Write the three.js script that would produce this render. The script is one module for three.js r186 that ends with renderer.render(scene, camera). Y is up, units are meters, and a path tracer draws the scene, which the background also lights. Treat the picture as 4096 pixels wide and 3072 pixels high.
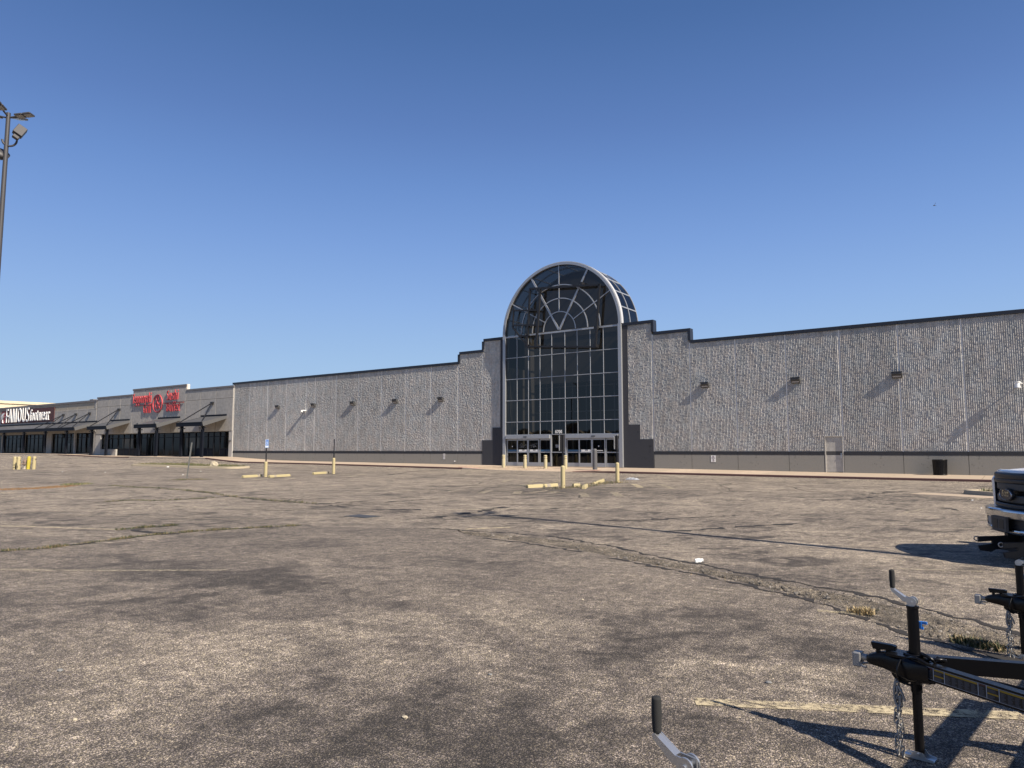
import * as THREE from 'three';
import { mergeGeometries, mergeVertices, toCreasedNormals } from 'three/addons/utils/BufferGeometryUtils.js';
import { RoundedBoxGeometry } from 'three/addons/geometries/RoundedBoxGeometry.js';
import { FontLoader } from 'three/addons/loaders/FontLoader.js';
import { TextGeometry } from 'three/addons/geometries/TextGeometry.js';
import { createNoise2D, createNoise3D } from 'simplex-noise';

// ---------------------------------------------------------------- camera, sky, sun, exposure
const scene = new THREE.Scene();
const YAW = THREE.MathUtils.degToRad(35.4), PITCH = Math.atan(265.5 / 2840), EYE = 1.55, FPX = 2840;
const camera = new THREE.PerspectiveCamera(2 * Math.atan(1536 / FPX) * 180 / Math.PI, 4 / 3, 0.05, 2500);
camera.position.set(0, EYE, 0);
camera.rotation.order = 'YXZ';
camera.rotation.set(PITCH, YAW, 0);

const SUN = new THREE.Vector3(1, 0.87, 0.17).normalize();
const sun = new THREE.DirectionalLight(new THREE.Color().setRGB(1.0, 0.9, 0.77), 4.6);
sun.position.copy(SUN).multiplyScalar(150).add(new THREE.Vector3(-35, 0, -25));
sun.target.position.set(-35, 0, -25);
sun.castShadow = true; sun.shadow.radius = 1; sun.shadow.mapSize.set(4096, 4096);
Object.assign(sun.shadow.camera, { left: -120, right: 120, top: 90, bottom: -90, near: 1, far: 400 });
scene.add(sun, sun.target);

function makeSky() {
  const W = 512, H = 256, d = new Float32Array(W * H * 4);
  const s2l = c => Math.pow(Math.max(c, 0) / 255, 2.2);
  const stops = [[0, 176, 203, 232], [3, 171, 200, 231], [6.7, 160, 193, 231], [11.5, 142, 177, 228], [16.2, 124, 160, 218], [20.8, 108, 144, 204], [25.1, 95, 128, 187], [32.3, 77, 110, 165], [45, 60, 92, 147], [90, 44, 72, 125]];
  for (let j = 0; j < H; j++) {
    const el = ((j + 0.5) / H - 0.5) * 180;
    for (let i = 0; i < W; i++) {
      let c;
      if (el < 0) c = [0.2, 0.18, 0.15];
      else {
        let k = 0; while (k < stops.length - 2 && el > stops[k + 1][0]) k++;
        const a = stops[k], b = stops[k + 1]; let t = Math.min(1, Math.max(0, (el - a[0]) / (b[0] - a[0])));
        c = [1, 2, 3].map(n => s2l(a[n] + (b[n] - a[n]) * t));
        const th = ((i + 0.5) / W - 0.5) * 2 * Math.PI, e = el * Math.PI / 180;
        const dot = Math.cos(e) * Math.cos(th) * SUN.x + Math.sin(e) * SUN.y + Math.cos(e) * Math.sin(th) * SUN.z;
        const g = Math.max(0, dot), glow = 0.32 * Math.pow(g, 3) + 0.5 * Math.pow(g, 18);
        c = [c[0] + glow * 0.5, c[1] + glow * 0.52, c[2] + glow * 0.5];
      }
      d.set([c[0] / 1.75, c[1] / 1.75, c[2] / 1.75, 1], (j * W + i) * 4);
    }
  }
  const t = new THREE.DataTexture(d, W, H, THREE.RGBAFormat, THREE.FloatType);
  t.mapping = THREE.EquirectangularReflectionMapping; t.magFilter = t.minFilter = THREE.LinearFilter; t.needsUpdate = true;
  return t;
}
scene.background = makeSky();
scene.environment = scene.background;

const renderer = new THREE.WebGLRenderer({ antialias: true });
renderer.toneMapping = THREE.LinearToneMapping;
renderer.toneMappingExposure = 1.75;
renderer.shadowMap.enabled = true;

// ---------------------------------------------------------------- helpers
function rng(seed) { let a = seed >>> 0; return () => { a |= 0; a = a + 0x6D2B79F5 | 0; let t = Math.imul(a ^ a >>> 15, 1 | a); t = t + Math.imul(t ^ t >>> 7, 61 | t) ^ t; return ((t ^ t >>> 14) >>> 0) / 4294967296; }; }
const R = rng(7);
const N2 = createNoise2D(rng(11)), N2b = createNoise2D(rng(23)), N3 = createNoise3D(rng(5));
const V = (x, y, z) => new THREE.Vector3(x, y, z);
const lerp = (a, b, t) => a + (b - a) * t, clamp = (x, a, b) => Math.min(b, Math.max(a, x));
const sstep = (a, b, x) => { const t = clamp((x - a) / (b - a), 0, 1); return t * t * (3 - 2 * t); };
function table(t) { return x => { if (x <= t[0][0]) return t[0][1]; for (let i = 1; i < t.length; i++) if (x <= t[i][0]) return lerp(t[i - 1][1], t[i][1], (x - t[i - 1][0]) / (t[i][0] - t[i - 1][0])); return t[t.length - 1][1]; }; }

const names = {};
function numbered(n) { if (!(n in names)) { names[n] = 0; return n; } names[n]++; return n + '_' + String(names[n]).padStart(3, '0'); }
const offset = new Map();
function thing(name, label, category, [x, y, z] = [0, 0, 0], group) {
  const o = new THREE.Group(); o.name = numbered(name); o.position.set(x, y, z); scene.add(o);
  o.userData = { label, category }; if (group) o.userData.group = group;
  offset.set(o, V(x, y, z)); return o;
}
function prep(list, keepUV, s) {
  list = (Array.isArray(list) ? list : [list]).map(g => {
    let n = g.index ? g.toNonIndexed() : g;
    for (const k of Object.keys(n.attributes)) if (!['position', 'normal', 'uv', 'color'].includes(k)) n.deleteAttribute(k);
    if (!n.attributes.normal) n.computeVertexNormals();
    if (!n.attributes.uv) n.setAttribute('uv', new THREE.BufferAttribute(new Float32Array(n.attributes.position.count * 2), 2));
    return n;
  });
  const g = list.length > 1 ? mergeGeometries(list) : list[0];
  if (!keepUV) {
    const p = g.attributes.position, n = g.attributes.normal, u = g.attributes.uv;
    for (let i = 0; i < p.count; i++) {
      const ax = Math.abs(n.getX(i)), ay = Math.abs(n.getY(i)), az = Math.abs(n.getZ(i));
      if (ay >= ax && ay >= az) u.setXY(i, p.getX(i) / s, p.getZ(i) / s);
      else if (ax >= az) u.setXY(i, p.getZ(i) / s, p.getY(i) / s);
      else u.setXY(i, p.getX(i) / s, p.getY(i) / s);
    }
  }
  return g;
}
// one named mesh in the local axes of its parent (or of the scene)
function M(name, geos, mat, parent = scene, opt = {}) {
  const g = prep(geos, opt.keepUV, opt.s || 1);
  const m = new THREE.Mesh(g, mat);
  m.name = parent === scene ? numbered(name) : name;
  parent.add(m); return m;
}
// the same with world coordinates, under a thing (or a part of it) that is only moved
function MW(name, geos, mat, parent, opt = {}) {
  const g = prep(geos, opt.keepUV, opt.s || 1);
  let r = parent; while (r && !offset.has(r)) r = r.parent;
  const o = offset.get(r); g.translate(-o.x, -o.y, -o.z);
  const m = new THREE.Mesh(g, mat); m.name = name; parent.add(m); return m;
}
function tag(o, label, category, group, kind) { o.userData.label = label; if (category) o.userData.category = category; if (group) o.userData.group = group; if (kind) o.userData.kind = kind; return o; }
function struct(o, label) { o.userData.kind = 'structure'; if (label) o.userData.label = label; return o; }

const box = (w, h, d, x, y, z) => new THREE.BoxGeometry(w, h, d).translate(x, y, z);
const span = (x0, x1, y0, y1, z0, z1) => box(x1 - x0, y1 - y0, z1 - z0, (x0 + x1) / 2, (y0 + y1) / 2, (z0 + z1) / 2);
const rbox = (w, h, d, x, y, z, r = 0.01, s = 2) => new RoundedBoxGeometry(w, h, d, s, r).translate(x, y, z);
const cyl = (r0, r1, h, x, y, z, n = 20) => new THREE.CylinderGeometry(r1, r0, h, n).translate(x, y + h / 2, z);   // base at y, r0 below
function bar(a, b, r, n = 8) { const d = b.clone().sub(a), L = d.length(); return new THREE.CylinderGeometry(r, r, L, n).applyQuaternion(new THREE.Quaternion().setFromUnitVectors(V(0, 1, 0), d.normalize())).translate((a.x + b.x) / 2, (a.y + b.y) / 2, (a.z + b.z) / 2); }
function beam(a, b, w, h) { // box with length along a-b, w across, h upright
  const d = b.clone().sub(a), L = d.length(), m = new THREE.Matrix4(); d.normalize();
  let side = V(0, 1, 0).cross(d); if (side.length() < 1e-3) side = V(1, 0, 0); side.normalize();
  const up = d.clone().cross(side).normalize(); m.makeBasis(side, up, d).setPosition((a.x + b.x) / 2, (a.y + b.y) / 2, (a.z + b.z) / 2);
  return new THREE.BoxGeometry(w, h, L).applyMatrix4(m);
}
const lathe = (pts, n = 24) => new THREE.LatheGeometry(pts.map(p => new THREE.Vector2(p[0], p[1])), n);
function extrude(pts, depth, bevel = 0, segs = 2, curve = 12) {
  const s = pts instanceof THREE.Shape ? pts : new THREE.Shape(pts.map(p => new THREE.Vector2(p[0], p[1])));
  return new THREE.ExtrudeGeometry(s, { depth, bevelEnabled: bevel > 0, bevelThickness: bevel, bevelSize: bevel, bevelOffset: -bevel, bevelSegments: segs, curveSegments: curve });
}

// a pixel of the photograph gives a direction; the wall or the ground gives the distance
const cF = V(-Math.sin(YAW) * Math.cos(PITCH), Math.sin(PITCH), -Math.cos(YAW) * Math.cos(PITCH)), cR = V(Math.cos(YAW), 0, -Math.sin(YAW)), cU = cR.clone().cross(cF);
const rayOf = (px, py) => cF.clone().multiplyScalar(FPX).addScaledVector(cR, px - 2048).addScaledVector(cU, 1536 - py);
function onWall(px, py, z) { const d = rayOf(px, py); return V(0, EYE, 0).addScaledVector(d, z / d.z); }

// ---------------------------------------------------------------- heights of the place
const WALLZ = -44.6, CURBZ = -40.2;
const wallFoot = table([[-131, 1.15], [-105, 1.12], [-97, 0.9], [-68.2, 0.88], [-61, 0.58], [-56, 0.52], [-45, 0.46], [-34, 0.40], [-20, 0.36], [-8, 0.27], [0, 0.25], [30, 0.2]]);
const curbTop = table([[-131, 1.1], [-101, 1.07], [-94, 0.98], [-88, 0.85], [-66, 0.82], [-61, 0.5], [-49.7, 0.45], [-42, 0.38], [-31, 0.29], [-19, 0.24], [-4.9, 0.19], [10, 0.17], [30, 0.15]]);
const lotFront = x => curbTop(x) - 0.115;
function lot(x, z) {
  const g = lotFront(x), t = sstep(-6, -40, z) * 0.75 + 0.25 * clamp((-z - 6) / 34, 0, 1);
  let y = g * clamp(t, 0, 1) * (z > -6 ? 0 : 1);
  if (z > -39 && x < 8 && x > -110) y += 0.016 * N2(x * 0.22, z * 0.22) * sstep(-39, -36, z) * sstep(0, 6, Math.hypot(x, z) - 5);
  return y;
}
function onLot(px, py, lift = 0) {
  const d = rayOf(px, py); let h = 0, p;
  for (let i = 0; i < 12; i++) { const t = (h - EYE) / d.y; p = V(0, EYE, 0).addScaledVector(d, t); h = lot(p.x, p.z); }
  p.y = h + lift; return p;
}

// ---------------------------------------------------------------- procedural textures
function dataTex(size, fn, srgb, rep) {
  const d = new Uint8Array(size * size * 4);
  for (let j = 0; j < size; j++) for (let i = 0; i < size; i++) { const c = fn(i, j); const o = (j * size + i) * 4; d[o] = c[0]; d[o + 1] = c[1]; d[o + 2] = c[2]; d[o + 3] = c.length > 3 ? c[3] : 255; }
  const t = new THREE.DataTexture(d, size, size, THREE.RGBAFormat); t.wrapS = t.wrapT = THREE.RepeatWrapping; t.magFilter = THREE.LinearFilter; t.minFilter = THREE.LinearMipmapLinearFilter; t.generateMipmaps = true;
  if (srgb) t.colorSpace = THREE.SRGBColorSpace; t.needsUpdate = true; return t;
}
// noise that wraps at the edge of the tile
function tileNoise(size, seed) {
  const n = createNoise3D(rng(seed)), n2 = createNoise3D(rng(seed + 1));
  return (i, j, f) => { const a = i / size * 2 * Math.PI, b = j / size * 2 * Math.PI, r = f / (2 * Math.PI); return 0.5 * (n(Math.cos(a) * r, Math.sin(a) * r, Math.cos(b) * r + 7) + n2(Math.sin(b) * r, Math.cos(b) * r + 3, Math.sin(a) * r)); };
}
function asphaltTextures() {
  const S = 2048, cell = 4, C = S / cell, r = rng(99), fx = new Float32Array(C * C), fy = new Float32Array(C * C), kind = new Uint8Array(C * C), rad = new Float32Array(C * C);
  const pal = [];
  for (let i = 0; i < 64; i++) { const t = r(), w = 0.92 + 0.16 * r(); const l = i < 20 ? lerp(165, 216, t) : i < 47 ? lerp(112, 160, t) : lerp(72, 108, t); pal.push([l * 1.03, l * 0.965 * (0.985 + 0.02 * w), l * 0.87 * w]); }
  for (let i = 0; i < C * C; i++) { fx[i] = r(); fy[i] = r(); kind[i] = Math.floor(r() * 64); rad[i] = 1.2 + r() * r() * 2.6; }
  const cn = tileNoise(S, 83), clump = new Float32Array(256 * 256); for (let j = 0; j < 256; j++) for (let i = 0; i < 256; i++) clump[j * 256 + i] = 1 + 0.2 * cn(i * 8, j * 8, 26) + 0.17 * cn(i * 8 + 5, j * 8, 70) + 0.1 * (r() - 0.5);
  const clumpAt = (i, j) => { const x = i / 8, y = j / 8, a = Math.floor(x), b = Math.floor(y), u = x - a, v = y - b, g = (p, q) => clump[(q & 255) * 256 + (p & 255)]; return lerp(lerp(g(a, b), g(a + 1, b), u), lerp(g(a, b + 1), g(a + 1, b + 1), u), v); };
  const cd = new Uint8Array(S * S * 4), hd = new Uint8Array(S * S * 4);
  for (let j = 0; j < S; j++) for (let i = 0; i < S; i++) {
    const ci = Math.floor(i / cell), cj = Math.floor(j / cell); let best = 1e9, bi = 0;
    for (let b = -1; b <= 1; b++) for (let a = -1; a <= 1; a++) {
      const k = ((cj + b + C) % C) * C + (ci + a + C) % C;
      const dx = (ci + a + fx[k]) * cell - i, dy = (cj + b + fy[k]) * cell - j, d = Math.sqrt(dx * dx + dy * dy) / rad[k];
      if (d < best) { best = d; bi = k; }
    }
    const o = (j * S + i) * 4, inS = clamp((1.15 - best) * 3, 0, 1), c = pal[kind[bi]], cm = clumpAt(i, j);
    for (let n = 0; n < 3; n++) cd[o + n] = Math.min(255, cm * lerp([78, 72, 68][n], c[n], inS));
    cd[o + 3] = 255;
    const h = 255 * clamp(1.1 - best * 0.75, 0, 1); hd[o] = hd[o + 1] = hd[o + 2] = h; hd[o + 3] = 255;
  }
  const mk = (d, s) => { const t = new THREE.DataTexture(d, S, S, THREE.RGBAFormat); t.wrapS = t.wrapT = THREE.RepeatWrapping; t.magFilter = THREE.LinearFilter; t.minFilter = THREE.LinearMipmapLinearFilter; t.generateMipmaps = true; if (s) t.colorSpace = THREE.SRGBColorSpace; t.needsUpdate = true; return t; };
  return [mk(cd, true), mk(hd, false)];
}
const [asphaltMap, asphaltBump] = asphaltTextures();
const tn = tileNoise(512, 31);
const concreteMap = dataTex(512, (i, j) => { const v = 226 + 16 * tn(i, j, 5) + 10 * tn(i, j, 17) + 9 * (R() - 0.5) + 7 * tn(i, j, 60); return [v, v * 0.995, v * 0.98]; }, true);
const stainMap = dataTex(512, (i, j) => { const s = tn(i, j, 4) + 0.6 * tn(i + 90, j, 11) + 0.4 * tn(i, j + 70, 30); const v = 222 + 8 * tn(i, j, 40) - 55 * sstep(0.55, 1.1, s) + 8 * (R() - 0.5); return [v, v * 0.99, v * 0.97]; }, true);
const grainBump = dataTex(256, (i, j) => { const v = 128 + 70 * tn(i * 2, j * 2, 60) + 60 * (R() - 0.5); return [v, v, v]; }, false);
const wearAlpha = dataTex(512, (i, j) => { const s = 0.9 * tn(i, j, 6) + 0.8 * tn(i, j, 22) + 0.9 * (R() - 0.5) * 1.6 + 0.18; const v = s > 0.14 ? 255 : 0; return [v, v, v]; }, false);
const wornAlpha = dataTex(512, (i, j) => { const s = 0.9 * tn(i, j, 7) + 0.8 * tn(i, j, 26) + 1.9 * (R() - 0.5); const v = s > 0.3 ? 255 : 0; return [v, v, v]; }, false);

// ---------------------------------------------------------------- materials
const rgb = (r, g, b) => new THREE.Color().setRGB(r, g, b);
const std = (c, roughness, o = {}) => new THREE.MeshStandardMaterial({ color: rgb(...c), roughness, metalness: 0, ...o });
const mats = {
  lot: std([1, 1, 1], 0.93, { map: asphaltMap, bumpMap: asphaltBump, bumpScale: 0.004, vertexColors: true }),
  rough: std([0.585, 0.575, 0.56], 0.95, { map: concreteMap, vertexColors: true, bumpMap: grainBump, bumpScale: 0.006 }),
  smooth: std([0.335, 0.328, 0.308], 0.9, { map: stainMap, bumpMap: grainBump, bumpScale: 0.001 }),
  joint: std([0.7, 0.68, 0.64], 0.95),
  backing: std([0.2, 0.2, 0.195], 0.95),
  band: std([0.03, 0.033, 0.043], 0.75, { map: concreteMap }),
  portal: std([0.05, 0.054, 0.068], 0.8, { map: stainMap }),
  cap: std([0.012, 0.014, 0.022], 0.45, { metalness: 0.0 }),
  alu: std([0.37, 0.38, 0.395], 0.45, { metalness: 0.5 }),
  aluPaint: std([0.5, 0.5, 0.5], 0.5, { metalness: 0.2 }),
  glass: new THREE.MeshPhysicalMaterial({ color: rgb(0.25, 0.25, 0.25), roughness: 0.015, metalness: 0, transmission: 1, thickness: 0, ior: 1.52, specularIntensity: 0.8 }),
  glassShop: new THREE.MeshPhysicalMaterial({ color: rgb(0.55, 0.55, 0.54), roughness: 0.02, metalness: 0, transmission: 1, thickness: 0, ior: 1.52, specularIntensity: 0.35 }),
  steelBlack: std([0.012, 0.012, 0.014], 0.5, { metalness: 0.0 }),
  gloss: new THREE.MeshPhysicalMaterial({ color: rgb(0.004, 0.004, 0.005), roughness: 0.3, specularIntensity: 0.6 }),
  door: std([0.52, 0.5, 0.47], 0.6, { map: concreteMap }),
  walk: std([0.56, 0.45, 0.345], 0.92, { map: stainMap, bumpMap: grainBump, bumpScale: 0.001 }),
  walk2: std([0.53, 0.43, 0.33], 0.92, { map: stainMap, bumpMap: grainBump, bumpScale: 0.001 }),
  walk3: std([0.59, 0.47, 0.36], 0.92, { map: concreteMap, bumpMap: grainBump, bumpScale: 0.001 }),
  tactile: std([0.5, 0.28, 0.24], 0.9, { map: concreteMap }),
  curbRed: std([0.105, 0.05, 0.05], 0.85, { map: stainMap }),
  curbGrey: std([0.40, 0.355, 0.30], 0.92, { map: stainMap }),
  curbTan: std([0.5, 0.43, 0.32], 0.92, { map: stainMap, bumpMap: grainBump, bumpScale: 0.001 }),
  yellow: std([0.55, 0.475, 0.27], 0.65, { map: stainMap }),
  cream: std([0.56, 0.5, 0.32], 0.65, { map: stainMap }),
  yellowHi: std([0.6, 0.5, 0.06], 0.55, { map: concreteMap }),
  chipped: std([0.035, 0.03, 0.03], 0.9),
  greyPlastic: std([0.085, 0.085, 0.09], 0.6),
  shopWall: std([0.5, 0.475, 0.445], 0.9, { map: concreteMap, bumpMap: grainBump, bumpScale: 0.0006 }),
  shopWall2: std([0.48, 0.458, 0.43], 0.9, { map: concreteMap, bumpMap: grainBump, bumpScale: 0.0006 }),
  shopTan: std([0.5, 0.45, 0.37], 0.9, { map: stainMap }),
  shopCap: std([0.16, 0.15, 0.15], 0.7),
  shopJoint: std([0.45, 0.43, 0.4], 0.9),
  mullion: new THREE.MeshPhysicalMaterial({ color: rgb(0.009, 0.009, 0.011), roughness: 0.5, specularIntensity: 0.3 }),
  canopy: std([0.09, 0.09, 0.092], 0.55, { metalness: 0.1 }),
  fascia: new THREE.MeshPhysicalMaterial({ color: rgb(0.007, 0.009, 0.015), roughness: 0.55, specularIntensity: 0.25 }),
  inside: std([0.3, 0.275, 0.24], 0.95),
  insideFloor: std([0.18, 0.16, 0.14], 0.6),
  red: std([0.24, 0.014, 0.022], 0.4),  // letter fronts, colour darkened for the shade on them
  redLitSide: std([0.5, 0.07, 0.08], 0.5),  // letter sides, colour lightened as if sunlit
  maroon: std([0.085, 0.03, 0.03], 0.75),
  white: std([0.8, 0.8, 0.78], 0.5),
  blue: std([0.02, 0.16, 0.5], 0.45),
  galv: std([0.55, 0.56, 0.57], 0.35, { metalness: 0.85 }),
  galvDull: std([0.36, 0.35, 0.33], 0.6, { metalness: 0.6 }),
  chrome: std([0.52, 0.53, 0.55], 0.1, { metalness: 1 }),
  postGrey: std([0.16, 0.165, 0.16], 0.6, { metalness: 0.3 }),
  poleDark: std([0.055, 0.053, 0.056], 0.55, { metalness: 0.2 }),
  truckWhite: new THREE.MeshPhysicalMaterial({ color: rgb(0.78, 0.78, 0.77), roughness: 0.35, clearcoat: 1, clearcoatRoughness: 0.05 }),
  truckBlack: std([0.008, 0.009, 0.014], 0.45),
  trimGrey: std([0.05, 0.05, 0.05], 0.6),
  tyre: std([0.015, 0.015, 0.015], 0.85),
  lens: std([0.3, 0.3, 0.3], 0.25),
  rock: std([0.62, 0.55, 0.42], 0.95, { map: stainMap, bumpMap: grainBump, bumpScale: 0.01 }),
  creamWall: std([0.78, 0.68, 0.5], 0.9, { map: concreteMap }),
  soil: std([0.20, 0.165, 0.12], 0.97, { map: stainMap }),
  crack: std([0.022, 0.019, 0.017], 0.97),
  paintLine: std([0.5, 0.42, 0.27], 0.85, { alphaMap: wearAlpha, alphaTest: 0.5 }),
  paintWorn: std([0.42, 0.36, 0.25], 0.88, { alphaMap: wornAlpha, alphaTest: 0.5 }),
  grass: std([1, 1, 1], 0.85, { vertexColors: true, side: THREE.DoubleSide }),
};
const font = await new FontLoader().loadAsync('fonts/droid/droid_sans_bold.typeface.json');
const sansR = await new FontLoader().loadAsync('fonts/droid/droid_sans_regular.typeface.json');
const serif = await new FontLoader().loadAsync('fonts/droid/droid_serif_regular.typeface.json');
// letters as separate geometries fitted into [x0,x1] x [y0,y1] of a plane z
function letters(str, f, x0, x1, y0, capH, depth, z, opt = {}) {
  const size = 1, out = []; let pen = 0; const items = [];
  const res = f.data.resolution;
  for (const ch of str) { const gl = f.data.glyphs[ch] || f.data.glyphs['?']; items.push([ch, pen]); pen += gl.ha / res * size; }
  const sx = (x1 - x0) / pen, sy = capH / 0.72;
  for (const [ch, p] of items) {
    if (ch === ' ') continue;
    const g = new TextGeometry(ch, { font: f, size, depth: 1, curveSegments: 4, bevelEnabled: false }); if (opt.squeeze) g.scale(opt.squeeze, 1, 1);
    if (opt.slant) g.applyMatrix4(new THREE.Matrix4().makeShear(0, 0, opt.slant, 0, 0, 0));
    g.translate(p, 0, 0); g.scale(sx, sy, depth); g.translate(x0, y0, z); g.computeVertexNormals(); out.push([ch, g]);
  }
  return out;
}

// ================================================================ THE LOT
// stains and worn patches of the asphalt, read from the photograph: [px, py, radius along x, radius along z, strength]
const blots = [
  [2450, 2960, 0.6, 0.55, -0.42], [3300, 2560, 0.5, 0.6, -0.2], [2600, 2450, 1.0, 0.8, -0.22], [1750, 3000, 0.6, 0.45, -0.38], [2850, 2560, 0.9, 0.7, -0.34], [3250, 2640, 0.5, 0.5, -0.30], [2350, 2640, 0.5, 0.4, -0.3],
  [620, 2430, 0.9, 0.7, -0.24], [250, 2380, 1.2, 0.6, -0.2], [1050, 2310, 1.4, 0.6, -0.26], [2000, 2270, 1.0, 0.6, -0.24], [3250, 2280, 1.0, 0.9, -0.34], [3560, 2330, 0.5, 0.7, -0.25],
  [1500, 2520, 0.8, 0.5, 0.22], [900, 2650, 0.8, 0.7, 0.24], [1300, 2480, 0.6, 0.5, 0.26], [3090, 2720, 0.35, 0.25, 0.4], [3000, 2560, 0.3, 0.5, 0.12], [2200, 2870, 0.3, 0.3, 0.2], [300, 2720, 0.7, 0.6, 0.16], [150, 2520, 0.8, 0.6, 0.12], [2050, 2480, 0.6, 0.5, 0.18], [300, 2340, 0.8, 0.4, 0.2], [3480, 2500, 0.25, 0.3, 0.25], [2830, 2700, 0.22, 0.2, 0.34], [2920, 2640, 0.22, 0.2, 0.34], [3010, 2590, 0.24, 0.22, 0.34], [3100, 2545, 0.26, 0.24, 0.34], [3180, 2505, 0.26, 0.24, 0.3], [3150, 2620, 0.22, 0.25, 0.2],
  [2400, 1960, 3.2, 4.2, -0.36], [2140, 1968, 3.0, 2.5, -0.3], [1130, 1908, 3.0, 6.0, -0.3], [1500, 1960, 4, 3, -0.2], [1450, 2040, 3, 1.2, -0.3], [950, 2080, 3, 1, -0.32], [400, 2085, 4, 1, -0.34], [700, 2280, 2.2, 0.6, -0.3], [2060, 2075, 1.6, 0.9, -0.34], [2600, 2080, 3.5, 1.8, -0.2], [2500, 2140, 1.6, 0.8, -0.22], [3500, 2080, 3, 2.4, -0.2], [3800, 1995, 2.5, 2, -0.24],
  [200, 1890, 9, 3, -0.28], [700, 1885, 6, 2.2, -0.26], [300, 1935, 6, 1.5, -0.2], [1900, 1905, 6, 1.5, -0.14], [3300, 1985, 5, 2.5, -0.12],
].map(([px, py, rx, rz, s]) => { const p = onLot(px, py); return [p.x, p.z, rx, rz, s]; });
// lot colour split along the long crack: darker on this side, paler beyond
const splitZ = table([[-40, -2.5], ...[[0, 2208], [400, 2168], [800, 2126], [1200, 2104], [1700, 2113], [2048, 2137], [2300, 2163], [2600, 2224], [3000, 2304], [3420, 2378], [4096, 2545]].map(p => { const q = onLot(...p); return [q.x, q.z]; }).sort((p, q) => p[0] - q[0]), [12, -3]]);
const tyreC = onLot(560, 2720), tyreR = [[1290, 2700], [1360, 2700], [1700, 2650], [1780, 2640], [2040, 2600], [2110, 2590]].map(p => onLot(...p).distanceTo(tyreC)), tyreD = onLot(1700, 2650).sub(tyreC).normalize();
function lotTone(x, z) {
  const warpx = x + 0.5 * N2(x * 0.7, z * 0.7) + 0.15 * N2b(x * 2.6, z * 2.6), warpz = z + 0.5 * N2b(x * 0.7 + 9, z * 0.7) + 0.15 * N2(x * 2.6, z * 2.6 + 4);
  const fine = 0.5 * N2(x * 7, z * 7) + 0.5 * N2b(x * 15, z * 15);
  let v = 0.07 * N2(warpx * 0.09, warpz * 0.09) + 0.1 * N2b(warpx * 0.32, warpz * 0.32) + 0.1 * N2(warpx * 0.85 + 40, warpz * 0.85) + 0.08 * N2b(warpx * 2.3, warpz * 2.3) + 0.13 * fine;
  const farSide = sstep(0.12, -0.12, z - splitZ(x) + 0.1 * N2(x * 3, z * 3));
  v += lerp(-0.05, 0.2, farSide);
  for (const [bx, bz, rx, rz, s] of blots) { const dx = (warpx - bx) / rx, dz = (warpz - bz) / rz, q = dx * dx + dz * dz; if (q < 6) v += s * 0.8 * sstep(0.0, 1.0, Math.exp(-q * 0.75) * (0.9 + 0.45 * N2(warpx * 1.9, warpz * 1.9) + 0.6 * fine)); }
  // tar streaks and pale scoured streaks running the way the stalls run
  const a = warpx * 0.83 - warpz * 0.55, b = -warpx * 0.55 - warpz * 0.83;
  v -= 0.36 * sstep(0.3, 0.62, N2(a * 0.32, b * 1.3 + 30) + 0.4 * fine) * (0.45 + 0.55 * farSide); v += 0.14 * sstep(0.35, 0.7, N2b(a * 0.45 + 8, b * 1.7) + 0.4 * fine) * (0.3 + 0.7 * farSide);
  // thin dark strokes beyond the split, along the stall direction
  v -= 0.38 * farSide * sstep(0.4, 0.6, N2b(a * 0.5 - 14, b * 3.4) + 0.2 * fine);
  // tyre scrub arcs
  { const dx = x - tyreC.x, dz = z - tyreC.z, rr = Math.hypot(dx, dz), r = rr + 0.03 * N2(x * 1.3, z * 1.3), on = sstep(0.2, 0.75, (dx * tyreD.x + dz * tyreD.z) / Math.max(rr, 1e-3)); if (on > 0 && rr < 6) for (const r0 of tyreR) { const e = Math.abs(r - r0) / 0.085; if (e < 2.2) v -= 0.3 * on * Math.exp(-e * e) * (0.6 + 0.4 * N2(x * 2, z * 2) + 0.4 * fine); } }
  return v + sstep(0.45, 0.7, N2b(warpx * 1.1 - 20, warpz * 2.4) * 0.6 + 0.4 * N2(x * 4.5, z * 4.5)) * 0.14;
}
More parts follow.
